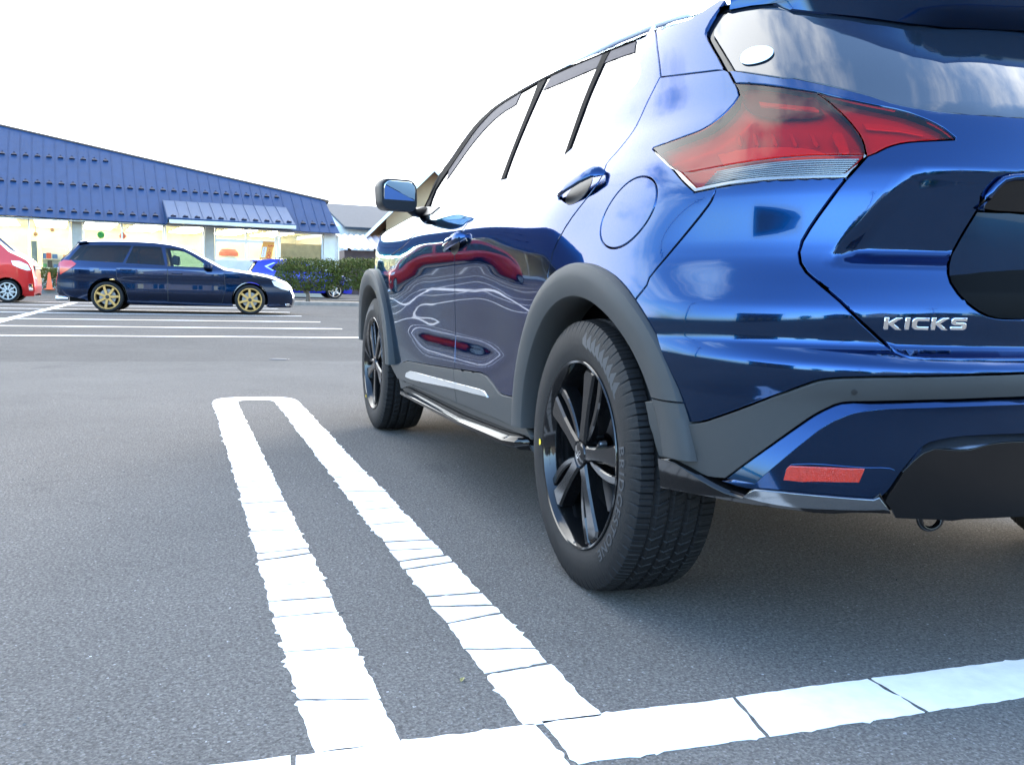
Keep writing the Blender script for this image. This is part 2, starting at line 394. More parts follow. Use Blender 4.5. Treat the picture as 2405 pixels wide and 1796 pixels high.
m = MB(); m.lathe([(0, .006), (.066, .006), (.07, .004), (.07, .0), (.078, .0), (.078, .005), (.09, .004), (.092, 0)], 28, c=(-.90, 6.93, 0))
tag(m.build('drain_cover', mat('iron_cover', (.07, .07, .075), .7, spec=.2), smooth='auto'), 'small round metal cover set in the asphalt ahead of the white loop', 'drain cover')
# a dry leaf and loose grit
m = MB(); lv = [(0, .012), (.004, .006), (.0045, 0), (.003, -.007), (0, -.012), (-.003, -.006), (-.0045, .001), (-.003, .007)]
m.add([(x-1.285+y*.4, y*.8-.47, .003+abs(x)*.5) for x, y in lv]+[(-1.285, -.47, .002)], [(i, (i+1) % 8, 8) for i in range(8)])
tag(m.build('dry_leaf', mat('dry_leaf', (.30, .27, .10), .7), recalc=False), 'tiny yellow dry leaf on the asphalt inside the white loop', 'leaf')
m = MB()
for k in range(420):
    x, y = RNG.uniform(-3.2, 1.6), RNG.uniform(-1.6, 5.5); s = RNG.uniform(.0012, .0038)
    m.add([(x+s*math.cos(a), y+s*math.sin(a)*.8, .0005) for a in (0, 1.6, 3.1, 4.7)]+[(x, y, s*.9)], [(0, 1, 4), (1, 2, 4), (2, 3, 4), (3, 0, 4)])
tag(m.build('grit', mat('grit', (.10, .095, .09), .8, var=.6, vscale=40)), kind='stuff')

# ------------------------------------------------------------------ the shop across the car park
FA = np.array([.9944, .1061, 0]); FN = np.array([-.1061, .9944, 0]); FQ = np.array([-3., 40.5, 0])
def fp(s, n, z): return tuple(FQ+FA*s+FN*n+np.array([0, 0, z]))
def fbox(mb, s0, s1, n0, n1, z0, z1):
    c = [fp(s, n, z) for z in (z0, z1) for s, n in ((s0, n0), (s1, n0), (s1, n1), (s0, n1))]
    return mb.add(c, [(0, 3, 2, 1), (4, 5, 6, 7), (0, 1, 5, 4), (1, 2, 6, 5), (2, 3, 7, 6), (3, 0, 4, 7)])
M_ROOF = mat('blue_sheet_roof', (.0052, .036, .108), .6, metal=.1, var=.10, vscale=3)
M_ROOF2 = mat('blue_canopy_sheet', (.0065, .050, .130), .55, metal=.1, var=.08, vscale=3)
M_GUARD = mat('snow_guard_metal', (.012, .016, .04), .5)
M_WALLW = mat('white_siding', (.64, .61, .55), .6, var=.06, vscale=4)
M_POST = mat('grey_siding', (.37, .345, .30), .6, var=.08, vscale=5)
M_ALU = mat('aluminium_frame', (.62, .64, .65), .4, metal=.3)
M_CREAM = mat('cream_wall', (.70, .66, .52), .8, var=.08, vscale=2)
M_CEIL = mat('ceiling_board', (.72, .69, .58), .8)
M_TUBE = mat('lit_tube', (1, 1, .95), .5, emit=((1, .91, .72), 3.6))
M_SHOPG = glass('shop_glass', (.88, .90, .86), 1.45)
M_CARD = mat('brown_board', (.42, .27, .14), .7, var=.15, vscale=5)
shop = thing('shop_building', 'long single storey shop with blue metal roof and lit glass front', 'shop', fp(0, 0, 0))
sh0 = Vector(fp(0, 0, 0))
def spart(mb, name, m, parent=None, **k):
    mb.V = [tuple(Vector(v)-sh0) for v in mb.V]; return mb.build(name, m, parent or shop, **k)
S0, S1 = -22.0, 7.98
# floor, back, ends, ceiling
m = MB(); fbox(m, S0, S1, -.1, 9, 0, .15); spart(m, 'floor_slab', mat('shop_floor', (.55, .50, .38), .4))
m = MB(); fbox(m, S0, S1, 7.9, 8.1, .15, 3.0); fbox(m, S0-.1, S0, 0, 8.1, .15, 3.0); spart(m, 'back_wall', M_CREAM)
m = MB(); fbox(m, S1-.12, S1, .0, 8.1, .15, 2.78); spart(m, 'end_wall', M_WALLW)
m = MB(); fbox(m, S0, S1, .0, 8.0, 2.93, 2.99); spart(m, 'ceiling', M_CEIL)
# front posts, sill walls, frames, panes
for s0, s1 in ((-2.75, -2.38), (2.34, 2.70), (7.36, 7.84), (-9.2, -8.8), (-15.6, -15.2)):
    m = MB(); fbox(m, s0, s1, -.12, .14, .0, 2.9)
    p = spart(m, 'wall_post', M_POST if s0 < 7 else M_WALLW)
    for k in range(11):
        b = MB(); fbox(b, s0-.004, s1+.004, -.132, -.119, .10+k*.25, .335+k*.25); spart(b, 'siding_board', M_POST if s0 < 7 else M_WALLW, p)
m = MB(); fbox(m, 2.70, 7.36, -.05, .06, .0, 1.50); spart(m, 'sill_wall', M_WALLW)
m = MB(); fbox(m, -22, -2.75, -.05, .06, .0, .42); fbox(m, -2.38, 2.34, -.05, .06, .0, .42); spart(m, 'kick_wall', M_WALLW)
def window(s0, s1, z0, z1, mull=(), trans=()):
    fr = MB(); w_ = .06
    for a, b, c, d_ in [(s0, s0+w_, z0, z1), (s1-w_, s1, z0, z1)]+[(q-w_/2, q+w_/2, z0+w_, z1-w_) for q in mull]: fbox(fr, a, b, -.04, .05, c, d_)
    for a, b in [(z0, z0+w_), (z1-w_, z1)]: fbox(fr, s0+w_, s1-w_, -.04, .05, a, b)
    q = [s0]+list(mull)+[s1]
    for t in trans:
        for i in range(len(q)-1): fbox(fr, q[i]+w_/2+.031*(i == 0), q[i+1]-w_/2-.031*(i == len(q)-2), -.042, .045, t-.06, t+.06)
    o = spart(fr, 'window_frame', M_ALU)
    for i in range(len(q)-1):
        g = MB(); fbox(g, q[i]+w_/2, q[i+1]-w_/2, .0, .008, z0+w_, z1-w_); spart(g, 'pane', M_SHOPG, o)
window(2.74, 5.31, 1.52, 2.86, (4.02,), (2.31,))
window(5.42, 7.34, 1.52, 2.80)
window(.74, 2.32, .44, 2.88)
window(-2.36, .72, .44, 2.90, (-.9,))
window(-5.9, -2.78, .44, 2.90, (-4.27,))
window(-8.78, -5.92, .44, 2.90, (-7.35,)); window(-15.18, -9.22, .44, 2.90, (-13.2, -11.2)); window(-21.9, -15.62, .44, 2.9, (-19.8, -17.7))
# main roof: one long pitch of standing-seam sheets
TH = R(40); UPV = FN*math.cos(TH)+np.array([0, 0, math.sin(TH)]); NRV = -FN*math.sin(TH)+np.array([0, 0, math.cos(TH)])
E0 = FQ-FN*.7+np.array([0, 0, 2.93])
def rp_(s, t, h=0): return tuple(E0+FA*s+UPV*t+NRV*h)
def ttop(s): return 2.10+(7.86-s)*.302 if s > -16 else 2.10+23.86*.302
def tlow(s): return -.05-.012*max(0, s+5)
SEAM = .43; k = 0; s = 7.88
while s > S0:
    a = max(s-SEAM, S0); b = s; rt_ = .07 if k == 0 else 0
    g = .006; V = []
    for h in (-.03, .0): V += [rp_(a+g, tlow(a), h), rp_(b-g, tlow(b), h), rp_(b-g-rt_*3.0, ttop(b)-.04, h), rp_(a+g, ttop(a)-.04, h)]
    m = MB(); m.add(V, [(0, 3, 2, 1), (4, 5, 6, 7), (0, 1, 5, 4), (1, 2, 6, 5), (2, 3, 7, 6), (3, 0, 4, 7)])
    # the folded seam along the left edge
    V = []
    for h in (.0, .018): V += [rp_(a-.006, tlow(a), h), rp_(a+.012, tlow(a), h), rp_(a+.012, ttop(a)-.05, h), rp_(a-.006, ttop(a)-.05, h)]
    m.add(V, [(4, 5, 6, 7), (0, 1, 5, 4), (1, 2, 6, 5), (2, 3, 7, 6), (3, 0, 4, 7)])
    spart(m, 'roof_panel', M_ROOF); k += 1; s -= SEAM
V = []
for h in (-.06, .05): V += [rp_(7.84, ttop(7.84)-.05, h), rp_(7.84, ttop(7.84)+.04, h), rp_(-16, ttop(-16)+.04, h), rp_(-16, ttop(-16)-.05, h)]
m = MB(); m.add(V, [(0, 3, 2, 1), (4, 5, 6, 7), (0, 1, 5, 4), (1, 2, 6, 5), (2, 3, 7, 6), (3, 0, 4, 7)]); spart(m, 'ridge_cap', mat('brown_ridge', (.10, .075, .06), .6))
# back pitch, gable and soffit keep daylight out
m = MB(); V = [rp_(7.84, ttop(7.84), -.07), rp_(-16, ttop(-16), -.07), rp_(S0, ttop(-16), -.07)]+[fp(7.84, 8.3, 2.9), fp(-16, 9.5, 2.9), fp(S0, 9.5, 2.9)]
m.add(V, [(0, 1, 4, 3), (1, 2, 5, 4)]); spart(m, 'back_roof', M_ROOF, recalc=False)
m = MB(); fbox(m, S0, 7.84, -.66, 0, 2.80, 2.83); spart(m, 'soffit', M_WALLW)
# snow guards: one mesh, copied
gm = MB(); gm.add([(-.075, 0, 0), (.075, 0, 0), (.06, 0, .055), (-.06, 0, .055), (-.075, .03, 0), (.075, .03, 0), (.06, .03, .05), (-.06, .03, .05), (-.02, .16, 0), (.02, .16, 0), (.02, .16, .012), (-.02, .16, .012)],
    [(0, 1, 2, 3), (5, 4, 7, 6), (0, 3, 7, 4), (1, 5, 6, 2), (3, 2, 6, 7), (4, 5, 9, 8), (8, 9, 10, 11)])
g0 = gm.build('snow_guard', M_GUARD, shop)
RM = Matrix((Vector(FA), Vector(UPV), Vector(NRV))).transposed().to_4x4()
first = True
def guard(pt, rm):
    global first
    o = g0 if first else g0.copy()
    if not first: COL.objects.link(o); o.parent = shop
    first = False; o.matrix_local = Matrix.Translation(Vector(pt)-sh0) @ rm @ Matrix.Diagonal((1.5, 1.5, 1.35, 1))
for t_, smax, smin in ((.32, .5, -12), (2.12, 5.9, -12), (3.96, -1.2, -12)):
    s = 7.88-SEAM/2
    while s > smin:
        if s < smax or (t_ < 1 and s > 6.0): guard(rp_(s, t_+.0*(s), .0), RM)
        s -= SEAM
# canopy over the entrance windows
T2 = R(24); U2 = FN*math.cos(T2)+np.array([0, 0, math.sin(T2)]); N2 = -FN*math.sin(T2)+np.array([0, 0, math.cos(T2)])
C0 = FQ-FN*1.55+np.array([0, 0, 3.02])
def cp(s, t, h=0): return tuple(C0+FA*s+U2*t+N2*h)
R2 = Matrix((Vector(FA), Vector(U2), Vector(N2))).transposed().to_4x4()
ca_, cb_ = .72, 5.80; n = 11; CW = (cb_-ca_)/n
for k in range(n):
    a, b = ca_+CW*k, ca_+CW*(k+1); V = []
    for h in (-.03, 0): V += [cp(a+.006, 0, h), cp(b-.006, 0, h), cp(b-.006, 2.1, h), cp(a+.006, 2.1, h)]
    m = MB(); m.add(V, [(0, 3, 2, 1), (4, 5, 6, 7), (0, 1, 5, 4), (1, 2, 6, 5), (2, 3, 7, 6), (3, 0, 4, 7)]); V = []
    for h in (0, .03): V += [cp(a-.006, 0, h), cp(a+.01, 0, h), cp(a+.01, 2.1, h), cp(a-.006, 2.1, h)]
    m.add(V, [(4, 5, 6, 7), (0, 1, 5, 4), (1, 2, 6, 5), (3, 0, 4, 7)]); spart(m, 'canopy_panel', M_ROOF2)
    guard(cp((a+b)/2, .22), R2)
m = MB(); V = [cp(ca_-.01, 0, -.05), cp(ca_-.01, 2.1, -.05), cp(ca_-.01, 0, .01), cp(ca_-.01, 2.1, .01)]
V = [tuple(C0+FA*(ca_-.03)+np.array([0, 0, -.16])), cp(ca_-.03, 0, 0), cp(ca_-.03, 2.1, 0), tuple(C0+FA*(ca_-.03)+FN*1.9+np.array([0, 0, -.3]))]
V += [tuple(np.array(v)+FA*.02) for v in V]; m.add(V, [(0, 1, 2, 3), (7, 6, 5, 4), (0, 4, 5, 1), (1, 5, 6, 2), (2, 6, 7, 3), (3, 7, 4, 0)]); spart(m, 'canopy_cheek', M_ROOF)
m = MB(); fbox(m, ca_+.05, cb_+.02, -1.56, -1.50, 2.86, 3.0); spart(m, 'canopy_fascia', M_WALLW)
m = MB(); fbox(m, ca_+.05, cb_, -1.50, -.02, 2.86, 2.89); spart(m, 'canopy_soffit', M_WALLW)
m = MB(); m.tube([fp(ca_, -1.50, 3.03+.02), fp(cb_, -1.5, 3.0)], .045, 8); spart(m, 'gutter', M_ROOF)
m = MB(); m.tube([fp(8.02, -.02, 2.72), fp(8.06, -.02, .1)], .045, 8); m.tube([fp(7.7, -.6, 2.78), fp(8.02, -.05, 2.70)], .04, 8); spart(m, 'downpipe', M_WALLW)
m = MB(); m.tube([fp(5.36, -.08, 2.84), fp(5.36, -.08, .2)], .035, 8); spart(m, 'downpipe', M_ALU)
# inside: fluorescent fittings
lt = None
def lamp(s, n_, ln=1.25, al=False):
    global lt
    if lt is None:
        t = thing('ceiling_light', 'lit fluorescent fitting on the shop ceiling', 'ceiling light', fp(s, n_, 2.93), math.atan2(FA[1], FA[0]), group='lit fluorescent fittings inside the shop')
        m = MB(); m.box((-ln/2, -.16, -.05), (ln/2, .16, -.004)); m.build('housing', M_CEIL, t)
        for y in (-.09, .09): m = MB(); m.tube([(-ln/2+.02, y, -.075), (ln/2-.02, y, -.075)], .02, 8); m.build('tube', M_TUBE, t)
        lt = t; return
    o = copy_tree(lt); o.location = fp(s, n_, 2.93)
for n_ in (1.1, 2.5, 3.9, 5.3, 6.7):
    for s in np.arange(-9.2, 7.4, 1.9): lamp(float(s), n_)
# inside: counters, shelves, hanging things
def shelf(s, n_, wd, ht, label, cols):
    t = thing('shop_shelf', label, 'shelf', fp(s, n_, .15), math.atan2(FA[1], FA[0]))
    m = MB(); m.box((-wd/2, .16, 0), (wd/2, .20, ht)); m.build('back_panel', M_WHITE, t)
    nl = int(ht/.36)
    for k in range(nl):
        m = MB(); m.box((-wd/2, -.18, .08+k*.36), (wd/2, .16, .11+k*.36)); m.build('shelf_board', M_WHITE, t)
        x = -wd/2+.03; j = 0
        while x < wd/2-.12:
            bw = random.uniform(.07, .2); bh = random.uniform(.12, .28); m = MB(); m.box((x, -.14, .112+k*.36), (x+bw, .1, .112+k*.36+bh)); m.build('stock_box', random.choice(cols), t); x += bw+random.uniform(.01, .08); j += 1
stock = [mat('stock_red', (.5, .08, .05), .5), mat('stock_blue', (.06, .16, .42), .5), mat('stock_white', (.7, .7, .68), .5), mat('stock_dark', (.06, .05, .05), .5), mat('stock_orange', (.62, .24, .05), .5), mat('stock_green', (.08, .3, .12), .5)]
shelf(-6.6, 2.6, 1.5, 1.3, 'low shelf of goods just inside the far end of the glass front', stock)
shelf(-4.9, 2.2, 1.2, 1.25, 'low shelf of dark goods inside the window left of the grey wall post', stock)
shelf(-3.4, 1.9, .9, 1.65, 'tall shelf of dark goods inside, just left of the grey wall post', stock)
shelf(.1, 3.4, 2.2, 1.5, 'wide shelf of goods deep inside behind the parked estate car', stock)
def hang(name, s, n_, z, r, m_, label, cat):
    t = thing(name, label, cat, fp(s, n_, z)); m = MB(); m.lathe([(0, -r), (r*.5, -r*.87), (r*.87, -r*.5), (r, 0), (r*.87, r*.5), (r*.5, r*.87), (0, r)], 16); m.build('ball', m_, t, smooth=True)
    m = MB(); m.tube([(0, 0, r), (0, 0, 2.92-z)], .008, 6); m.build('cord', M_BLACK, t)
hang('hanging_ball', -1.66, .7, 2.36, .15, mat('green_ball', (.03, .42, .14), .4), 'green round decoration hanging in the shop window', 'decoration')
hang('hanging_ball', -.83, .7, 2.36, .14, mat('red_ball', (.6, .03, .03), .4), 'red round decoration hanging in the shop window by the mullion', 'decoration')
hang('hanging_ball', -3.45, .7, 2.48, .085, stock[4], 'small orange decoration hanging nearer the grey wall post', 'decoration')
hang('hanging_ball', -4.05, .7, 2.28, .085, stock[4], 'small orange decoration hanging lower, farther from the grey wall post', 'decoration')
t = thing('display_pillar', 'pale blue square pillar inside the glass behind the red van', 'pillar', fp(-4.12, 1.3, .15)); m = MB(); m.box((-.1, -.1, 0), (.1, .1, 1.87)); m.build('shaft', mat('pale_blue', (.20, .27, .34), .6), t); m = MB(); m.box((-.16, -.16, 0), (.16, .16, .06)); m.build('foot', M_BLACK, t)
m = MB(); fbox(m, 5.53, 7.33, .10, .14, 1.50, 2.30); spart(m, 'board_panel', M_CARD)
t = thing('display_stand', 'round display stand with red top inside the entrance window', 'stand', fp(3.6, 1.9, .15))
m = MB(); m.lathe([(0, 1.55), (.36, 1.55), (.34, 1.0), (.36, 0)], 20); m.build('drum', M_WHITE, t, smooth='auto'); m = MB(); m.lathe([(0, 1.9), (.30, 1.86), (.42, 1.72), (.42, 1.56), (0, 1.56)], 20); m.build('red_top', stock[0], t, smooth='auto')
# the orange banner with its price
t = thing('price_banner', 'tilted orange banner with price numerals inside the shop window', 'banner', fp(4.83, -.055, 1.54))
bx = Vector(FA); bz = Vector((0, 0, 1)); tl_ = .19
def bp_(x, z, d=0): return tuple(bx*(x+tl_*z)+bz*z-Vector(FN)*d)
m = MB(); V = [bp_(-.24, 0), bp_(.24, 0), bp_(.24, .80), bp_(-.24, .80)]; V += [tuple(Vector(v)+Vector(FN)*.006) for v in V]
m.add(V, [(0, 1, 2, 3), (7, 6, 5, 4), (0, 4, 5, 1), (1, 5, 6, 2), (2, 6, 7, 3), (3, 7, 4, 0)]); m.build('cloth', mat('banner_orange', (.80, .33, .06), .6), t)
m = MB(); m.add([bp_(-.215, .12, .003), bp_(-.04, .12, .003), bp_(-.04, .56, .003), bp_(-.215, .56, .003)], [(0, 1, 2, 3)]); m.build('white_patch', M_WHITE, t, recalc=False)
mred = mat('banner_red', (.62, .05, .02), .6)
def ring(mb, cx, cz, r0, r1, a0, a1, d=.004, sx=1):
    n = 14; V = []
    for i in range(n+1):
        a = R(a0+(a1-a0)*i/n); V += [bp_(cx+r0*math.cos(a)*sx, cz+r0*math.sin(a), d), bp_(cx+r1*math.cos(a)*sx, cz+r1*math.sin(a), d)]
    mb.add(V, [(2*i, 2*i+1, 2*i+3, 2*i+2) for i in range(n)])
m = MB(); ring(m, .10, .14, .045, .085, 0, 360); ring(m, .10, .30, .04, .075, 0, 360); m.build('numeral', mred, t, recalc=False)
m = MB(); ring(m, .07, .66, .045, .08, 180, 360); ring(m, .19, .66, .035, .07, 180, 360); m.build('numeral', mred, t, recalc=False)
m = MB(); ring(m, .10, .44, .0, .028, 0, 360); m.build('numeral', mred, t, recalc=False)
m = MB()
for k in range(4): ring(m, -.128, .19+.1*k, .014, .034, 20, 320); 
m.build('lettering', mred, t, recalc=False)
# pavement in front of the shop
m = MB(); fbox(m, S0, 3.2, -2.6, -.1, -.02, .14); spart(m, 'pavement', mat('pavement', (.20, .195, .185), .9, spec=.1, var=.12, vscale=3))

# ------------------------------------------------------------------ planting
M_BARK = mat('bark', (.13, .10, .075), .8, var=.3, vscale=20, bump=.5, bscale=30)
def leafmat(name, a, b):
    m = bpy.data.materials.new(name); m.use_nodes = True; t = m.node_tree; bs = t.nodes['Principled BSDF']
    g = t.nodes.new('ShaderNodeNewGeometry'); r = t.nodes.new('ShaderNodeValToRGB'); r.color_ramp.elements[0].color = (*a, 1); r.color_ramp.elements[1].color = (*b, 1)
    t.links.new(g.outputs['Random Per Island'], r.inputs[0]); t.links.new(r.outputs[0], bs.inputs['Base Color']); bs.inputs['Roughness'].default_value = .75; bs.inputs['Specular IOR Level'].default_value = .15; return m
M_LEAF = leafmat('hedge_leaf', (.034, .058, .010), (.10, .108, .022))
M_LEAFB = leafmat('dry_hedge_leaf', (.10, .085, .025), (.16, .15, .04))
def crown(n, fn, size, rng):
    V = []; F = []
    P = fn(n, rng); d = rng.normal(0, 1, (n, 3)); d /= np.linalg.norm(d, axis=1, keepdims=True); e = np.cross(d, rng.normal(0, 1, (n, 3))); e /= np.linalg.norm(e, axis=1, keepdims=True)+1e-9
    s = rng.uniform(.6, 1.25, n)*size
    for i in range(n):
        a, b = d[i]*s[i], e[i]*s[i]*.48; k = len(V); p = P[i]; V += [p-a, p+b, p+a, p-b]; F.append((k, k+1, k+2, k+3))
    return V, F
def boxish(cx, cy, cz, rx, ry, rz):
    def f(n, rng):
        q = rng.uniform(-1, 1, (n*3, 3)); k = (np.abs(q)**4).sum(1)**.25; w = 1+.13*np.sin(q[:, 0]*7+1)*np.cos(q[:, 2]*5)+rng.normal(0, .05, len(q)); q = q[(k < w) & (k > .45)][:n]
        q = np.vstack([q]*3)[:n]; return q*np.array([rx, ry, rz])+np.array([cx, cy, cz])
    return f
def shrub(name, label, x, y, z0, z1, rx, ry, n, seed, trunk=True, group=None, dry=.12):
    t = thing(name, label, 'hedge', (x, y, .0), group=group); rng = np.random.default_rng(seed)
    V, F = crown(int(n*(1-dry)), boxish(0, 0, (z0+z1)/2, rx, ry, (z1-z0)/2), .042, rng); mesh('crown', V, F, M_LEAF, t)
    V, F = crown(int(n*dry), boxish(0, 0, z1-.16, rx, ry, .2), .038, rng); mesh('dry_tips', V, F, M_LEAFB, t)
    if trunk:
        m = MB(); m.tube([(0, 0, .02), (.01, .02, .2), (-.01, 0, .42), (.03, .02, z0+.45)], [.085, .06, .05, .03], 8)
        for k in range(7):
            a = rng.uniform(0, 6.28); m.tube([(0, 0, .26+.03*k), (.25*math.cos(a)*rx, .2*math.sin(a), .48+.05*k), (.62*math.cos(a)*rx, .5*math.sin(a)*ry, .85+.05*k)], [.03, .02, .008], 6)
        m.build('trunk', M_BARK, t, smooth=True)
shrub('hedge_tree', 'clipped green hedge tree on a short trunk nearest the estate car bonnet', 2.20, 29.6, .38, 1.42, 1.02, .62, 7200, 3)
shrub('hedge_tree', 'clipped green hedge tree on a short trunk nearest the front wheel of the blue crossover', 3.95, 29.7, .44, 1.47, .95, .62, 6800, 5)
shrub('hedge_tree', 'clipped green hedge tree hidden behind the blue crossover', 5.85, 29.8, .42, 1.48, 1.0, .62, 4200, 6)
shrub('low_hedge', 'low dark hedge below the shop glass behind the orange cone', -6.55, 37.9, .16, .92, 1.25, .35, 5200, 8, trunk=False, dry=.3)
m = MB(); m.box((1.25, 26.5, -.05), (9.5, 26.62, .10), .02); m.box((1.25, 30.5, -.05), (9.5, 30.62, .10), .02); m.box((1.25, 26.62, -.05), (1.37, 30.5, .10), .02)
tag(m.build('planting_bed_kerb', mat('brown_kerb', (.23, .185, .15), .8, var=.2, vscale=6)), kind='structure')
m = MB(); m.box((1.37, 26.62, -.05), (9.5, 30.5, .055)); tag(m.build('planting_bed_soil', mat('bed_soil', (.20, .17, .14), .9, var=.3, vscale=4, bump=.6, bscale=12)), kind='structure')
t = thing('traffic_cone', 'small orange traffic cone in front of the low dark hedge', 'traffic cone', (-6.26, 37.35, .14))
mo = mat('cone_orange', (.78, .13, .035), .5); m = MB(); m.lathe([(.13, .03), (.11, .05), (.04, .62), (.025, .64), (0, .64)], 20); m.build('cone', mo, t, smooth='auto'); m = MB(); m.box((-.18, -.18, 0), (.18, .18, .03), .01); m.build('base', mo, t)

# ------------------------------------------------------------------ houses beyond
M_TILE = mat('grey_roof_tile', (.045, .052, .065), .6, var=.1, vscale=4)
M_RENDER = mat('cream_render', (.48, .345, .205), .8, var=.05, vscale=2); M_SOFF = mat('wood_soffit', (.26, .13, .06), .6, var=.15, vscale=3)
t = thing('cream_house', 'cream house with a steep roof and brown timber eaves behind the crossover mirror', 'house', (12.8, 55, 0), R(-13))
def gable(tt, w_, d_, ze, zr, over, mw, mr_, soff):
    """gable faces the car park; ridge runs away"""
    m = MB(); m.add([(-w_/2, 0, 0), (w_/2, 0, 0), (w_/2, 0, ze), (0, 0, zr), (-w_/2, 0, ze), (-w_/2, d_, 0), (w_/2, d_, 0), (w_/2, d_, ze), (0, d_, zr), (-w_/2, d_, ze)], [(0, 1, 2, 3, 4), (5, 9, 8, 7, 6), (0, 4, 9, 5), (1, 6, 7, 2)]); m.build('wall', mw, tt)
    sl_ = (zr-ze)/(w_/2)
    for s in (-1, 1):
        xo = s*(w_/2+over); zo = ze-sl_*over
        m = MB(); V = [(0, -over, zr+.16), (xo, -over, zo+.16), (xo, d_+over, zo+.16), (0, d_+over, zr+.16)]; V += [(x, y, z-.1) for x, y, z in V]
        m.add(V, [(0, 1, 2, 3), (7, 6, 5, 4), (0, 4, 5, 1), (1, 5, 6, 2), (2, 6, 7, 3)]); m.build('roof', mr_, tt)
        m = MB(); V = [(0, -over, zr+.05), (xo, -over, zo+.05), (xo, d_+over, zo+.05), (0, d_+over, zr+.05)]; V += [(x, y, z-.04) for x, y, z in V]; m.add(V, [(0, 1, 2, 3), (7, 6, 5, 4), (0, 4, 5, 1), (1, 5, 6, 2), (2, 6, 7, 3)]); m.build('soffit', soff, tt)
        m = MB(); V = [(0, -over-.04, zr+.17), (xo, -over-.04, zo+.17), (xo, -over-.04, zo-.08), (0, -over-.04, zr-.08)]; V += [(x, y+.04, z) for x, y, z in V]; m.add(V, [(0, 1, 2, 3), (7, 6, 5, 4), (0, 4, 5, 1), (1, 5, 6, 2), (2, 6, 7, 3), (3, 7, 4, 0)]); m.build('bargeboard', M_WHITE, tt)
def hwin(tt, x, z, w_, h_):
    m = MB(); m.box((x-w_/2, -.05, z), (x+w_/2, .02, z+h_)); f = m.build('window', M_ALU, tt)
    for k in (-1, 1):
        m = MB(); m.box((x+k*w_/4-w_/4+.05, -.06, z+.06), (x+k*w_/4+w_/4-.05, -.045, z+h_-.06)); m.build('pane', M_GLASSD, f)
gable(t, 5.6, 8, 4.5, 7.35, 1.25, M_RENDER, M_TILE, M_SOFF); hwin(t, -2.2, 3.2, .75, .45); hwin(t, .8, 3.3, 1.4, 1.1)
m = MB(); m.box((-3.35, -.6, 0), (-3.15, -.4, 3.5)); m.build('porch_post', M_SOFF, t); m = MB(); m.tube([(-3.8, -.9, 3.2), (-3.45, -.7, 2.9), (-3.45, -.7, .1)], .05, 8); m.build('downpipe', M_BLACK, t)
t = thing('white_house', 'white rendered house with grey tiled roof beside the shop end', 'house', (10.3, 62, 0), R(8))
m = MB(); m.box((-2.6, 0, 0), (4.5, 7, 4.3)); m.build('wall', M_WHITE, t)
V = [(-1.9, -.6, 4.25), (5, -.6, 4.25), (5, 3.5, 6.0), (-2.3, 3.5, 6.0)]; V += [(x, y, z-.15) for x, y, z in V]; m = MB(); m.add(V, [(0, 1, 2, 3), (7, 6, 5, 4), (0, 4, 5, 1), (1, 5, 6, 2), (3, 7, 4, 0)]); m.build('roof', M_TILE, t)
V = [(-2.6, .02, 4.29), (-1.8, .02, 4.29), (-2.3, 3.45, 5.83), (-2.6, 3.45, 5.83)]; m = MB(); m.add(V, [(0, 1, 2, 3)]); m.build('gable_wall', M_WHITE, t, recalc=False)
for x, z in ((-1.4, 2.6), (1.6, 2.8)): m = MB(); m.box((x-.12, -.03, z), (x+.12, .01, z+1.2)); m.build('window', M_GLASSD, t)
m = MB(); m.tube([(-2.3, -.1, 4.1), (-2.3, -.1, 0)], .05, 8); m.build('downpipe', M_WHITE, t)
t = thing('tin_shed', 'low shed with corrugated pinkish tin roof behind the hedge', 'shed', (10.2, 52, 0))
m = MB(); m.box((-3.2, 0, 0), (3.4, 3, 2.45)); m.build('wall', mat('shed_wall', (.06, .035, .035), .7, var=.2, vscale=4), t)
V = []; n = 80
for i in range(n+1):
    x = -3.5+7.2*i/n; h = .05*math.sin(i*math.pi/2); V += [(x, -.5, 2.52+h), (x, 3.2, 3.45+h)]
m = MB(); m.add(V, [(2*i, 2*i+2, 2*i+3, 2*i+1) for i in range(n)]); m.build('roof', mat('tin_roof', (.55, .44, .44), .5, var=.12, vscale=4), t, recalc=False)

# ------------------------------------------------------------------ the parked blue car: its outer surface
YC, YF, BF, KA = .30, 2.30, 3.42, .87; UC = KA*math.pi/2; UF = -(YF-YC)
Ws=pchip([.18,.26,.33,.41,.468,.505,.548,.585,.695,.77,.835,.885,.93,.975,1.02,1.06,1.10,1.20,1.40,1.46,1.50,1.53],
         [.80,.825,.845,.858,.8555,.8525,.8490,.8502,.8597,.8665,.872,.873,.866,.846,.806,.772,.752,.712,.620,.575,.50,.38])
Wc=pchip([.18,.34,.50,.60,.67,.72,.80,.90,.98,1.06,1.12,1.20,1.40,1.46,1.50,1.53],
         [.80,.845,.868,.878,.882,.880,.869,.848,.822,.780,.745,.712,.620,.575,.50,.38])
Wh=pchip([.18,.26,.33,.41,.50,.60,.70,.77,.81,.84,.885,.93,.975,1.02,1.06,1.10,1.20,1.40,1.46,1.50,1.53],
         [.80,.825,.845,.856,.863,.869,.874,.8765,.876,.875,.871,.860,.838,.802,.772,.752,.712,.620,.575,.50,.38])
Wq=pchip([.18,.34,.50,.60,.67,.70,.735,.80,.825,.91,.94,.98,1.06,1.12,1.20,1.40,1.46,1.50,1.53],
         [.80,.845,.868,.878,.883,.880,.869,.847,.842,.838,.830,.808,.775,.745,.712,.620,.575,.50,.38])
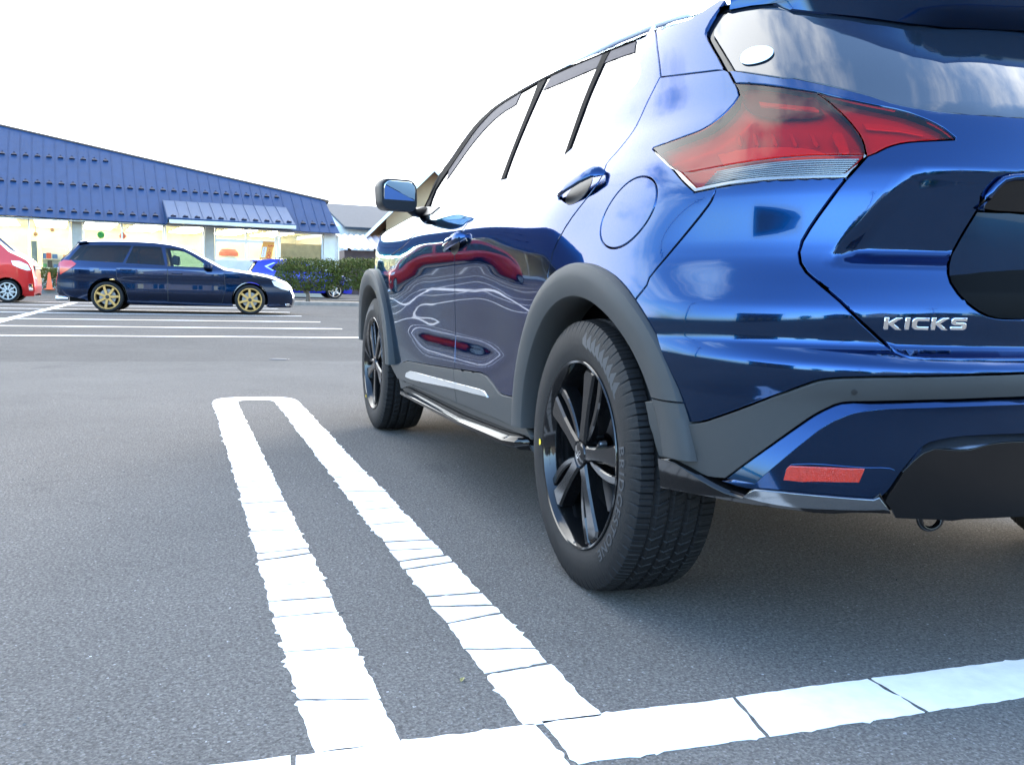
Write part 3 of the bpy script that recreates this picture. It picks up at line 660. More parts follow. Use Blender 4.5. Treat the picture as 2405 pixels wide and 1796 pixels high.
Bp=pchip([.20,.30,.35,.40,.53,.555,.595,.604,.620,.632,.640,.70,.722,.80,.86,.95,.985,1.03,1.06,1.10,1.20,1.30,1.40,1.50,1.53],
         [.70,.755,.775,.785,.800,.812,.820,.818,.800,.778,.772,.783,.781,.768,.764,.758,.750,.735,.720,.690,.605,.510,.41,.28,.18])
Nn=pchip([.20,.50,.70,.80,.95,1.05,1.15,1.3,1.53],[4.2,4.0,3.7,3.45,3.42,3.1,2.95,2.8,2.6])
def S(u,z):
    u=np.asarray(u,float);z=np.asarray(z,float)
    k=sst(-.02,.42,u);k2=sst(.47,.68,u)
    fl=sst(.22,.92,YC-u)*(1-sst(1.45,2.12,YC-u))
    ws=Ws(z)*fl+Wh(z)*(1-fl)
    W=(ws*(1-k)+Wc(z)*k)*(1-k2)+Wq(z)*k2
    # front taper of the sides
    W=W-.012*sst(1.9,3.2,YC-u)*np.ones_like(z)
    B=Bp(z)
    # tailgate recess round the number plate
    ub=.835+.62*(z-.79)
    rec=sst(ub-.012,ub+.035,u)*sst(.775,.812,z)*(1-sst(.940,.962,z))
    B=B-rec*(.003+.034*np.clip((.955-z)/.15,0,1))
    n=Nn(z)
    a=np.clip(u/KA,0,np.pi/2)
    ca=np.cos(a);sa=np.sin(a)
    r=((np.abs(ca)/W)**n+(np.abs(sa)/(B+YC))**n)**(-1/n)
    x=-r*ca;y=YC-r*sa
    side=u<0
    x=np.where(side,-W,x);y=np.where(side,YC-u,y)
    # front corner
    af=np.clip((UF-u)/KA,0,np.pi/2)
    Bf=BF-YF-.10*sst(.75,1.0,z)-.05*(1-sst(.3,.55,z))
    rf=((np.abs(np.cos(af))/W)**2.6+(np.abs(np.sin(af))/Bf)**2.6)**(-1/2.6)
    fr=u<UF
    x=np.where(fr,-rf*np.cos(af),x);y=np.where(fr,YF+rf*np.sin(af),y)
    return np.stack([x,y,z+0*u],-1)
def N_(u,z,e=1.5e-3):
    du=S(np.asarray(u)+e,z)-S(np.asarray(u)-e,z);dz=S(u,np.asarray(z)+e)-S(u,np.asarray(z)-e)
    n=np.cross(du,dz);n/=np.linalg.norm(n,axis=-1,keepdims=True)+1e-12
    return n
# outlines on the body, as (distance round the car, height)
A = {
'door_rear_top': [(0.1588, 1.4065), (0.2111, 1.3771), (0.2404, 1.3555), (0.2644, 1.3349), (0.2858, 1.3152), (0.3125, 1.2893), (0.3364, 1.2643), (0.3635, 1.2322)],
'door_rear': [(0.3618, 1.23), (0.3437, 1.1736), (0.3396, 1.1589), (0.3306, 1.1141), (0.327, 1.1016), (0.3213, 1.0901), (0.3138, 1.0779), (0.3048, 1.0661), (0.2945, 1.0546), (0.279, 1.0413), (0.2682, 1.0266), (0.2791, 0.9944), (0.2756, 0.9816), (0.2685, 0.9696), (0.2596, 0.9581), (0.2491, 0.9467), (0.2372, 0.9355), (0.1981, 0.9015), (0.17, 0.8753), (0.1423, 0.8462), (0.1148, 0.8143), (0.0984, 0.7749), (0.0893, 0.7556)],
'door_mid': [(-0.6427, 1.0756), (-0.6611, 1.0606), (-0.6672, 1.0441), (-0.6618, 1.0264), (-0.6537, 1.0084), (-0.6388, 0.9899), (-0.6386, 0.9725), (-0.651, 0.9561), (-0.6806, 0.9349), (-0.7202, 0.9135), (-0.7608, 0.8926), (-0.801, 0.8699), (-0.8137, 0.8478), (-0.8162, 0.8244), (-0.8296, 0.7752), (-0.835, 0.7503), (-0.8569, 0.6587), (-0.8617, 0.6329), (-0.8644, 0.607), (-0.8647, 0.5552), (-0.8632, 0.5334), (-0.8503, 0.4854), (-0.8444, 0.459), (-0.84, 0.4324)],
'door_mid_low': [(-0.84, 0.4324), (-0.8316, 0.4026), (-0.8363, 0.3715), (-0.8524, 0.31)],
'door_front': [(-1.3295, 1.0328), (-1.3256, 1.0112), (-1.3153, 0.9892), (-1.3339, 0.9692), (-1.3727, 0.9504), (-1.4245, 0.9322), (-1.4873, 0.914), (-1.5577, 0.8958), (-1.64, 0.8781), (-1.7613, 0.8632), (-1.8721, 0.8455), (-1.889, 0.8197), (-1.8814, 0.7905), (-1.897, 0.756), (-1.9191, 0.7212), (-1.9572, 0.647)],
'belt_front': [(-1.3295, 1.0328), (-1.0912, 1.0424), (-0.9545, 1.0492), (-0.8318, 1.0563), (-0.7749, 1.0605), (-0.7069, 1.0677), (-0.6427, 1.0756)],
'belt_rear': [(-0.6427, 1.0756), (-0.4534, 1.0751), (-0.397, 1.0759), (-0.3409, 1.0776), (-0.2882, 1.0799), (-0.191, 1.0857), (-0.1308, 1.0941)],
'belt_quarter': [(-0.1308, 1.0941), (-0.0575, 1.1186), (-0.0349, 1.127), (0.0075, 1.1452), (0.1502, 1.2025), (0.2154, 1.2309), (0.2312, 1.2407), (0.2334, 1.2603), (0.2156, 1.2792), (0.1905, 1.2997), (0.1583, 1.3241), (0.1196, 1.3498), (0.0727, 1.3772)],
'win_top_rear': [(0.0727, 1.3772), (0.0142, 1.3804), (-0.128, 1.3907), (-0.2705, 1.4), (-0.4257, 1.4091), (-0.5447, 1.4149), (-0.6703, 1.4199), (-0.7575, 1.421)],
'win_top_front': [(-0.7575, 1.421), (-0.9276, 1.417), (-1.0457, 1.4125), (-1.1049, 1.4091), (-1.1811, 1.3999), (-1.2251, 1.3862), (-1.2648, 1.3705), (-1.3004, 1.3548), (-1.332, 1.3372), (-1.3554, 1.32), (-1.454, 1.2396), (-1.4824, 1.2172), (-1.5084, 1.1985), (-1.5662, 1.161), (-1.6087, 1.1255), (-1.6027, 1.0906), (-1.5706, 1.0532)],
'roof_edge': [(0.1539, 1.377), (-0.0034, 1.3856), (-0.1349, 1.3959), (-0.2786, 1.4056), (-0.3811, 1.4118), (-0.5559, 1.4215), (-0.6821, 1.4266), (-0.7345, 1.4277), (-0.84, 1.4285), (-0.948, 1.4278), (-1.0142, 1.4265), (-1.1466, 1.4212), (-1.2361, 1.4134), (-1.2873, 1.4033), (-1.3325, 1.3906), (-1.3745, 1.3756), (-1.4109, 1.3582), (-1.4358, 1.342), (-1.5385, 1.2637), (-1.5695, 1.2419), (-1.6132, 1.2179), (-1.654, 1.1927), (-1.6766, 1.1721), (-1.6886, 1.1491), (-1.6852, 1.1167), (-1.6668, 1.0826), (-1.6246, 1.047)],
'bpillar_a': [(-0.7575, 1.421), (-0.736, 1.396), (-0.7189, 1.3722), (-0.7074, 1.3498), (-0.6999, 1.3273), (-0.6955, 1.3055), (-0.6929, 1.2842), (-0.6881, 1.2229), (-0.6837, 1.1847), (-0.6827, 1.1471), (-0.6809, 1.1238), (-0.6757, 1.1), (-0.6675, 1.076)],
'bpillar_b': [(-0.6703, 1.4199), (-0.6606, 1.3995), (-0.6535, 1.3797), (-0.6485, 1.3604), (-0.645, 1.341), (-0.6434, 1.3221), (-0.6429, 1.3034), (-0.6436, 1.2285), (-0.6418, 1.1905), (-0.6418, 1.1527), (-0.6406, 1.1339), (-0.6369, 1.1148), (-0.6302, 1.0953), (-0.622, 1.0757)],
'bar_a': [(-0.1841, 1.3934), (-0.1769, 1.3744), (-0.1719, 1.3561), (-0.1682, 1.3381), (-0.1655, 1.3202), (-0.1604, 1.2499), (-0.1579, 1.232), (-0.1463, 1.1772), (-0.1411, 1.1377), (-0.1372, 1.1161), (-0.1308, 1.0941)],
'bar_b': [(-0.128, 1.3907), (-0.124, 1.3671), (-0.1212, 1.3282), (-0.1215, 1.2651), (-0.1204, 1.2475), (-0.1184, 1.2298), (-0.1125, 1.1939), (-0.1105, 1.1762), (-0.107, 1.1254), (-0.1043, 1.1083)],
'visor_rear': [(0.106, 1.3409), (-0.1248, 1.3553)],
'visor_mid': [(-0.1751, 1.353), (-0.3551, 1.3595), (-0.6284, 1.3713)],
'visor_front': [(-0.9199, 1.4128), (-0.8983, 1.371), (-0.9474, 1.3665), (-1.0096, 1.3653), (-1.0704, 1.357), (-1.1251, 1.3457), (-1.1613, 1.335), (-1.1947, 1.3229), (-1.2265, 1.3098), (-1.2599, 1.2946), (-1.2918, 1.2784), (-1.3222, 1.2613), (-1.3489, 1.2442), (-1.423, 1.1895), (-1.4796, 1.1528)],
'pillar_bottom': [(0.3662, 1.2304), (0.4758, 1.2182), (0.5412, 1.2118), (0.5971, 1.2072)],
'pillar_gate': [(0.5967, 1.2082), (0.5611, 1.2484), (0.5091, 1.3), (0.4953, 1.3164), (0.4929, 1.3278), (0.4976, 1.3479), (0.5032, 1.3601), (0.5232, 1.3986)],
'pillar_top': [(0.2111, 1.3771), (0.2872, 1.3739), (0.3206, 1.3731), (0.3774, 1.3735), (0.411, 1.3748), (0.4389, 1.3815), (0.4634, 1.391), (0.4994, 1.4036)],
'glass_side': [(0.6223, 1.2019), (0.6056, 1.222), (0.5725, 1.2587), (0.5392, 1.2921), (0.5221, 1.3072), (0.5177, 1.3209), (0.5237, 1.3386), (0.5324, 1.353), (0.5469, 1.3643), (0.5589, 1.3827)],
'glass_low': [(0.6223, 1.2019), (0.7394, 1.1646), (0.7577, 1.1624), (0.8217, 1.1374), (0.8599, 1.1213), (0.8868, 1.109), (0.9206, 1.0903), (0.9374, 1.0834), (0.9543, 1.0779), (0.98, 1.0716), (1.008, 1.0674), (1.0676, 1.064), (1.1183, 1.063)],
'gate_seam_top': [(0.6089, 1.2006), (0.6341, 1.1671)],
'lamp_top': [(0.6341, 1.1671), (0.669, 1.1601), (0.7008, 1.1524), (0.7439, 1.1401), (0.8031, 1.1212)],
'lamp_join': [(0.8031, 1.1212), (0.8205, 1.1032), (0.8285, 1.094), (0.8453, 1.071), (0.8595, 1.0483), (0.8709, 1.0255), (0.8747, 1.014), (0.8773, 1.0021), (0.8799, 0.9819)],
'lamp_left': [(0.4553, 1.0421), (0.5134, 1.0511), (0.5618, 1.0605), (0.5762, 1.064), (0.5894, 1.0685), (0.602, 1.075), (0.6131, 1.083), (0.6233, 1.0918), (0.6315, 1.1002), (0.6457, 1.1189), (0.6529, 1.136), (0.646, 1.1514), (0.6363, 1.1669)],
'lamp_bot1': [(0.4561, 1.0407), (0.4915, 1.0207), (0.5132, 1.0063), (0.532, 0.9925), (0.5487, 0.9793), (0.5843, 0.9479), (0.61, 0.9267)],
'lamp_bot2': [(0.61, 0.9267), (0.6779, 0.9359), (0.725, 0.939), (0.7651, 0.94), (0.8524, 0.939)],
'lamp_bot3': [(0.8524, 0.939), (0.8799, 0.9819)],
'glamp_top': [(0.8031, 1.1212), (0.8257, 1.1112), (0.8585, 1.0978), (0.8887, 1.0866), (0.9241, 1.0747), (0.9418, 1.0667), (0.9682, 1.0504), (0.979, 1.0427), (0.989, 1.0339), (1.0035, 1.0159)],
'glamp_bot': [(1.0034, 1.0145), (0.9498, 1.0101), (0.9376, 1.0086), (0.9255, 1.0061), (0.9156, 1.0025), (0.906, 0.9978), (0.8914, 0.9877), (0.8799, 0.9819)],
'gate_gap': [(0.8799, 0.9819), (0.8515, 0.9377), (0.8413, 0.9192), (0.8166, 0.8706), (0.8064, 0.849), (0.7967, 0.8251), (0.7928, 0.804), (0.7962, 0.7844), (0.805, 0.7676), (0.8134, 0.7581), (0.8353, 0.7355), (0.821, 0.7501), (0.8515, 0.7157), (0.8804, 0.6778), (0.9022, 0.6522), (0.918, 0.6354), (0.9253, 0.6286), (0.9329, 0.6243), (0.9411, 0.6208)],
'gate_bottom': [(0.9411, 0.6208), (0.9608, 0.6186), (0.969, 0.6185), (1.1, 0.6206)],
'bumper_seam': [(0.6528, 0.9329), (0.6505, 0.9195), (0.6466, 0.907), (0.6408, 0.897), (0.6271, 0.8778), (0.5793, 0.8161), (0.5484, 0.7742), (0.5337, 0.7525), (0.5308, 0.7376), (0.5212, 0.7243), (0.5096, 0.7112)],
'rev_lens': [(0.5726, 0.9707), (0.6823, 0.9814), (0.7476, 0.9866), (0.7775, 0.9876), (0.8061, 0.9876), (0.8754, 0.9848)],
'rev_lens_r': [(0.8754, 0.9848), (0.8734, 0.9762), (0.8662, 0.9667), (0.8507, 0.9498), (0.8441, 0.9477)],
'rev_lens_b': [(0.8441, 0.9477), (0.7184, 0.9476), (0.6703, 0.9439), (0.6128, 0.9362)],
'rev_lens_l': [(0.6128, 0.9362), (0.6006, 0.9473), (0.5726, 0.9707)],
'fuel': [(0.4664, 0.9745), (0.4747, 0.9729), (0.4827, 0.9704), (0.4903, 0.967), (0.4974, 0.9628), (0.5037, 0.9578), (0.5092, 0.952), (0.5138, 0.9456), (0.5173, 0.9386), (0.5196, 0.9311), (0.5209, 0.9233), (0.5211, 0.9153), (0.5203, 0.9072), (0.5185, 0.8991), (0.5158, 0.8912), (0.5123, 0.8834), (0.5082, 0.876), (0.5036, 0.8688), (0.4986, 0.8621), (0.4931, 0.8557), (0.4874, 0.8498), (0.4814, 0.8444), (0.4752, 0.8394), (0.4687, 0.8348), (0.4619, 0.8307), (0.4549, 0.827), (0.4476, 0.8239), (0.4399, 0.8214), (0.432, 0.8194), (0.4238, 0.818), (0.4155, 0.8173), (0.407, 0.8174), (0.3985, 0.8182), (0.3901, 0.8198), (0.3819, 0.8223), (0.3743, 0.8256), (0.3671, 0.8297), (0.3608, 0.8346), (0.3553, 0.8402), (0.3508, 0.8465), (0.3473, 0.8533), (0.345, 0.8606), (0.3438, 0.8682), (0.3437, 0.876), (0.3447, 0.884), (0.3466, 0.8919), (0.3494, 0.8998), (0.353, 0.9075), (0.3572, 0.9149), (0.3619, 0.922), (0.367, 0.9288), (0.3725, 0.9352), (0.3783, 0.9412), (0.3843, 0.9468), (0.3906, 0.952), (0.397, 0.9568), (0.4037, 0.9611), (0.4107, 0.9649), (0.418, 0.9682), (0.4255, 0.9709), (0.4333, 0.973), (0.4413, 0.9745), (0.4496, 0.9753), (0.458, 0.9753)],
'flareR_out1': [(-0.1363, 0.4149), (-0.1353, 0.4476), (-0.1316, 0.4655), (-0.1268, 0.4834), (-0.121, 0.5013), (-0.1061, 0.5439), (-0.0966, 0.5651), (-0.0849, 0.586), (-0.0727, 0.6039), (-0.0588, 0.6216), (-0.0435, 0.639), (-0.027, 0.6561), (-0.0083, 0.6736), (0.0126, 0.6906), (0.0361, 0.7068), (0.0672, 0.7239), (0.1295, 0.7549)],
'flareR_out2': [(0.1295, 0.7549), (0.1815, 0.7722), (0.2191, 0.7789), (0.2568, 0.7825), (0.2922, 0.7824), (0.326, 0.7793), (0.3562, 0.773), (0.3835, 0.7647), (0.4047, 0.7569), (0.4241, 0.7487), (0.4415, 0.7401), (0.4593, 0.73), (0.4751, 0.7196), (0.4891, 0.7086), (0.501, 0.6978), (0.5309, 0.6649)],
'flareR_out3': [(0.5309, 0.6649), (0.5456, 0.6423), (0.5531, 0.6277), (0.5609, 0.6174), (0.5683, 0.6061), (0.5745, 0.5945), (0.5799, 0.582), (0.5886, 0.558), (0.6013, 0.5116)],
'flareR_in': [(-0.0495, 0.3261), (-0.0549, 0.342), (-0.0687, 0.374), (-0.0732, 0.3905), (-0.0747, 0.4115), (-0.0729, 0.4331), (-0.0691, 0.4549), (-0.0633, 0.4769), (-0.0549, 0.499), (-0.0437, 0.5211), (-0.0299, 0.5435), (-0.0136, 0.5656), (0.0054, 0.5873), (0.0239, 0.6052), (0.045, 0.6227), (0.069, 0.6394), (0.1021, 0.6575), (0.1401, 0.6734), (0.1759, 0.6851), (0.2133, 0.694), (0.2498, 0.6991), (0.285, 0.7011), (0.3175, 0.7003), (0.3467, 0.6968), (0.3759, 0.6901), (0.4007, 0.6814), (0.4184, 0.6729), (0.4339, 0.6636), (0.4476, 0.6539), (0.4591, 0.6439), (0.4907, 0.6093), (0.5004, 0.5971), (0.5184, 0.5721), (0.5271, 0.5597), (0.5348, 0.5473), (0.5549, 0.5025)],
'flareR_leg': [(-0.1363, 0.4149), (-0.13, 0.3703), (-0.1216, 0.3473), (-0.1093, 0.3257), (-0.0961, 0.3128), (-0.0814, 0.3004)],
'flareF_out': [(-1.7961, 0.366), (-1.8169, 0.3945), (-1.8339, 0.4214), (-1.8499, 0.4488), (-1.8626, 0.4787), (-1.8726, 0.509), (-1.8799, 0.5395), (-1.8892, 0.5699), (-1.9054, 0.5992), (-1.9269, 0.6284), (-1.9785, 0.6762), (-2.0492, 0.7205), (-2.165, 0.7542), (-2.0073, 0.7386), (-2.0727, 0.7617), (-2.1811, 0.7793), (-2.5128, 0.7872)],
'flareF_in': [(-1.798, 0.2783), (-1.8448, 0.2961), (-1.8859, 0.3152), (-1.9182, 0.36), (-1.9691, 0.405), (-1.9939, 0.4391), (-2.0155, 0.4741), (-2.0514, 0.5498), (-2.0697, 0.5823), (-2.0931, 0.6148), (-2.1412, 0.6519), (-2.217, 0.6841), (-2.307, 0.6983), (-2.4092, 0.7087)],
'clad_top_f': [(-1.9656, 0.357), (-1.7643, 0.3672), (-1.6918, 0.3842), (-1.6029, 0.3969), (-1.4554, 0.4049), (-1.1957, 0.416), (-0.84, 0.4324)],
'clad_top_r': [(-0.84, 0.4324), (-0.5341, 0.4479), (-0.47, 0.4441), (-0.4001, 0.4269), (-0.339, 0.4049), (-0.2958, 0.4029), (-0.1824, 0.4079)],
'clad_low_f': [(-1.8429, 0.2973), (-1.41, 0.3033), (-0.8524, 0.31)],
'clad_low_r': [(-0.8524, 0.31), (-0.3884, 0.3169), (-0.3334, 0.3164), (-0.2758, 0.3137), (-0.1726, 0.3055)],
'trim_top_f': [(-1.6379, 0.3307), (-1.6065, 0.3489), (-1.5321, 0.3624), (-1.4047, 0.3685), (-0.8059, 0.3878)],
'trim_low_f': [(-0.8182, 0.3653), (-1.397, 0.3327), (-1.5303, 0.3263), (-1.6408, 0.3272)],
'trim_top_r': [(-0.8059, 0.3878), (-0.536, 0.3969), (-0.473, 0.3964), (-0.4332, 0.381)],
'trim_low_r': [(-0.4332, 0.381), (-0.5973, 0.3731), (-0.8182, 0.3653)],
'grey_top1': [(0.5957, 0.4961), (0.6023, 0.4638)],
'grey_top2': [(0.6023, 0.4638), (0.6335, 0.465), (0.6464, 0.4671), (0.6586, 0.4707), (0.6736, 0.4775), (0.6969, 0.4908), (0.7234, 0.5071), (0.8169, 0.5672), (0.8243, 0.5715), (0.8319, 0.575), (0.8402, 0.5777), (0.8571, 0.581), (0.8954, 0.5852), (1.0461, 0.5954), (1.0915, 0.5979)],
'grey_low1': [(1.0979, 0.5552), (1.0427, 0.5529), (0.9681, 0.5482), (0.9155, 0.5439), (0.8701, 0.5392), (0.8617, 0.5376), (0.8512, 0.5321), (0.8342, 0.5177), (0.8259, 0.5096), (0.8186, 0.5016), (0.7067, 0.3678)],
'insert_in': [(1.0909, 0.55), (1.0374, 0.5478), (0.9961, 0.5453), (0.9325, 0.5392), (0.9169, 0.5368), (0.9016, 0.5331), (0.8798, 0.5251), (0.873, 0.522), (0.8665, 0.518), (0.8531, 0.5076), (0.8466, 0.5017), (0.8345, 0.488), (0.7995, 0.4386), (0.7551, 0.374)],
'grey_low2': [(0.7067, 0.3678), (0.6918, 0.3651), (0.6766, 0.364), (0.6658, 0.3666), (0.6437, 0.3749), (0.6298, 0.3789), (0.6148, 0.3818), (0.5956, 0.3827), (0.5749, 0.3825)],
'clad_div': [(0.5407, 0.4952), (0.5918, 0.5053)],
'clad_wheel': [(0.5406, 0.4926), (0.566, 0.4051), (0.5749, 0.3825)],
'blue_low_r': [(1.1113, 0.491), (1.0625, 0.4899), (1.0154, 0.4871), (0.9947, 0.4836), (0.9775, 0.4784), (0.9694, 0.4745), (0.9624, 0.4691), (0.9564, 0.462), (0.9362, 0.4209)],
'blue_low_b': [(0.9362, 0.4209), (0.925, 0.3915), (0.9207, 0.3823), (0.9147, 0.3727), (0.9071, 0.3673), (0.8908, 0.3661), (0.8824, 0.3661), (0.8318, 0.3678), (0.7451, 0.3626), (0.7357, 0.363), (0.7067, 0.3678)],
'spoil_top': [(0.5843, 0.3869), (0.6045, 0.3874), (0.6227, 0.3861), (0.6373, 0.3806), (0.672, 0.3632), (0.6922, 0.3545), (0.7115, 0.3481), (0.7386, 0.3437)],
'spoil_top2': [(0.7386, 0.3437), (0.7487, 0.3606), (0.7561, 0.3664), (0.7825, 0.3693), (0.8079, 0.3705), (0.8405, 0.3712), (0.8885, 0.3701), (0.9043, 0.3706), (0.9107, 0.379), (0.9141, 0.3809)],
'spoil_bot': [(0.9308, 0.3436), (0.8114, 0.3337), (0.6819, 0.3289), (0.6453, 0.3265), (0.5882, 0.3212)],
'lip': [(0.741, 0.3454), (0.7497, 0.3602), (0.7571, 0.3663), (0.7746, 0.3686), (0.8083, 0.3706), (0.8488, 0.3716), (0.9049, 0.3713), (0.9126, 0.3754)],
'lip_b': [(0.9126, 0.3754), (0.9267, 0.3526), (0.92, 0.3511), (0.897, 0.3483), (0.8071, 0.341), (0.7886, 0.341), (0.7697, 0.3419), (0.741, 0.3454)],
'diff_l': [(0.9389, 0.418), (0.919, 0.3636), (0.9302, 0.3473), (0.9365, 0.332)],
'diff_edge': [(0.9373, 0.4198), (0.9508, 0.4415), (0.9565, 0.4494), (0.9626, 0.4564), (0.9762, 0.4641), (0.9881, 0.4639), (1.0004, 0.4625), (1.0128, 0.4623), (1.0252, 0.4633), (1.0477, 0.4715), (1.0606, 0.4744), (1.0739, 0.4761), (1.0841, 0.4766), (1.1158, 0.4769)],
'reflector': [(0.8018, 0.4186), (0.8431, 0.4221), (0.8914, 0.4242)],
'reflector2': [(0.8914, 0.4242), (0.8861, 0.3989)],
'reflector3': [(0.8861, 0.3989), (0.7951, 0.3899)],
'reflector4': [(0.7951, 0.3899), (0.7978, 0.413), (0.8018, 0.4186)],
'refl_rec': [(0.7915, 0.3917), (0.8309, 0.3886), (0.8756, 0.3885), (0.9009, 0.386), (0.9088, 0.3865), (0.9157, 0.3893), (0.9229, 0.3992), (0.928, 0.4136), (0.9281, 0.4238), (0.922, 0.4272), (0.9124, 0.4277), (0.8913, 0.4262), (0.842, 0.427), (0.8257, 0.4258), (0.8099, 0.4228), (0.8022, 0.4204), (0.7957, 0.4088), (0.7915, 0.3917)],
'sensor': [(0.8782, 0.5588), (0.876, 0.5538), (0.8736, 0.5507), (0.8702, 0.5534), (0.8681, 0.558), (0.8697, 0.5629), (0.8727, 0.566), (0.8754, 0.5633), (0.8782, 0.5588)],
'plate': [(1.0397, 0.8864), (1.0228, 0.8449), (1.0117, 0.8139), (1.0056, 0.7997), (0.9954, 0.7845), (0.9938, 0.7706), (0.9966, 0.7546), (1.0054, 0.7367), (1.011, 0.7287), (1.0187, 0.7198), (1.0272, 0.7116), (1.0365, 0.7044), (1.0476, 0.6985), (1.0598, 0.6952), (1.0704, 0.6941), (1.1038, 0.6939)],
'garnish': [(1.0396, 0.8873), (1.0477, 0.9095), (1.0522, 0.919), (1.0573, 0.9281), (1.0679, 0.9411), (1.0809, 0.9474), (1.1025, 0.9499)],
'sticker': [(0.6315, 1.225), (0.6307, 1.2278), (0.6303, 1.2307), (0.6305, 1.2335), (0.6313, 1.2363), (0.6325, 1.2389), (0.6342, 1.2413), (0.6364, 1.2435), (0.6388, 1.2454), (0.6416, 1.247), (0.6445, 1.2484), (0.6475, 1.2495), (0.6507, 1.2503), (0.6538, 1.2509), (0.6569, 1.2513), (0.6631, 1.2517), (0.6661, 1.2517), (0.675, 1.2512), (0.6811, 1.2503), (0.6842, 1.2497), (0.6873, 1.2489), (0.6904, 1.2479), (0.6935, 1.2466), (0.6965, 1.2451), (0.6993, 1.2434), (0.7019, 1.2414), (0.7041, 1.2392), (0.7059, 1.2368), (0.7073, 1.2343), (0.7082, 1.2316), (0.7086, 1.229), (0.7084, 1.2263), (0.7076, 1.2237), (0.7064, 1.2213), (0.7046, 1.219), (0.7024, 1.217), (0.6999, 1.2151), (0.6971, 1.2136), (0.6941, 1.2122), (0.6909, 1.2111), (0.6877, 1.2103), (0.6813, 1.209), (0.6781, 1.2086), (0.672, 1.2082), (0.666, 1.208), (0.663, 1.2081), (0.657, 1.2086), (0.654, 1.2091), (0.6509, 1.2099), (0.6479, 1.2108), (0.6449, 1.2121), (0.642, 1.2136), (0.6393, 1.2154), (0.6368, 1.2174), (0.6346, 1.2197), (0.6329, 1.2223)],
}

def sect(a): return A[a[1:]][::-1] if a[0] == '-' else A[a]
def seq(*ks):
    o = []
    for k in ks: o += sect(k) if isinstance(k, str) else [k] if isinstance(k, tuple) else list(k)
    return o
def sub(name, ua, ub):
    """the stretch of an arc between two u values"""
    p = A[name]; u = [q[0] for q in p]; z = [q[1] for q in p]
    if u[0] > u[-1]: u, z = u[::-1], z[::-1]
    t = np.linspace(ua, ub, 12); return [(float(a), float(np.interp(a, u, z))) for a in t]
def circ(yc, r, a0, a1, n=26, zc=.325):
    a = np.radians(np.linspace(a0, a1, n)); y = yc+r*np.cos(a); z = zc+r*np.sin(a)
    lo = np.full(n, -2.95); hi = np.full(n, 1.3)
    for _ in range(44):
        m = (lo+hi)/2; k = S(m, z)[:, 1] > y; lo = np.where(k, m, lo); hi = np.where(k, hi, m)
    return [(float(p), float(q)) for p, q in zip(lo, z)]
def ang(pt, yc):
    p = S(np.array([pt[0]]), np.array([pt[1]]))[0]; return math.degrees(math.atan2(p[2]-.325, p[1]-yc))

car = thing('parked_car', 'dark blue crossover car seen from behind, filling the right side beside the double white line', 'car')
def part(name, poly, m, parent=car, both='pair', off=0, inset=.0022, depth=.012, h=.022, holes=(), label=None, rnd_=.0014):
    """both: 'pair' = a second object on the other flank; 'one' = both halves are one panel"""
    d = patch_data(S, N_, poly, off, inset, depth, h, holes, rnd=rnd_); e = mirror(*d)
    if both == 'one':
        V, F, N = join(d, e); o = mesh(name, V, F, m, parent, N)
    else:
        o = mesh(name, d[0], d[1], m, parent, d[2])
        if both == 'pair': mesh(name, e[0], e[1], m, parent, e[2])
    if label: o['label'] = label
    return o
def loft(name, La, Lb, m, offa, offb, parent=car, n=40, both='pair'):
    def rs(L):
        L = np.array(L); s = np.r_[0, np.cumsum(np.hypot(*np.diff(L, axis=0).T))]; t = np.linspace(0, s[-1], n)
        return np.interp(t, s, L[:, 0]), np.interp(t, s, L[:, 1])
    ua, za = rs(La); ub, zb = rs(Lb)
    V = np.vstack([S(ua, za)+N_(ua, za)*offa, S(ub, zb)+N_(ub, zb)*offb]); F = [(i, i+1, n+i+1, n+i) for i in range(n-1)]
    for k in range(2 if both else 1):
        if k: V = V*np.array([-1, 1, 1]); F = [tuple(reversed(f)) for f in F]
        mesh(name, V, F, m, parent, smooth=True)
# inner black shell that closes the gaps
WHR = circ(0, .43, 0, 180); 
hl = [circ(0, .39, -8, 188, 30), circ(2.62, .39, -8, 188, 30)]
d = patch_data(S, N_, [(-3.3, .30), (UC, .30), (UC, 1.36), (.6, 1.37), (.1, 1.37), (-.75, 1.39), (-1.1, 1.36), (-1.45, 1.20), (-1.66, .99), (-2.3, .93), (-3.3, .82)], -.06, 0, 0, .05, hl)
V, F, N = join(d, mirror(*d)); mesh('body_shell', V, F, M_DARK, car, N)
# doors, wings, quarters
part('rear_door', seq('door_rear_top', 'door_rear', circ(0, .44, ang(A['door_rear'][-1], 0), ang(A['clad_top_r'][-1], 0), 14), '-clad_top_r', '-door_mid', 'belt_rear', 'belt_quarter', (.150, 1.374)), M_BLUE)
cf = [q for q in A['clad_top_f'] if q[0] > -1.86]
part('front_door', seq('belt_front', 'door_mid', cf[::-1], circ(2.62, .44, 176, ang(A['door_front'][-1], 2.62), 12), '-door_front'), M_BLUE)
a1 = ang(A['door_front'][-1], 2.62)
part('front_wing', seq('door_front', circ(2.62, .44, a1, 12, 24), [(-2.92, .44), (-2.97, .66), (-2.95, .88), (-2.5, .945), (-2.0, .985), (-1.6, 1.035)]), M_BLUE)
part('front_bumper', [(-2.93, .30), (-3.366, .30), (-3.366, .86), (-2.97, .87), (-2.99, .66), (-2.94, .44)], M_BLUE, both='one')
a2 = ang(A['bumper_seam'][-1], 0); a0 = ang(A['door_rear'][-1], 0); a3 = ang(A['clad_div'][-1], 0)
quarter = part('rear_quarter_panel', seq('-door_rear', 'pillar_bottom', 'gate_seam_top', '-lamp_left', 'lamp_bot1', sub('lamp_bot2', .6083, .6495), 'bumper_seam', circ(0, .44, a2, a0, 20)), M_BLUE, holes=[A['fuel']])
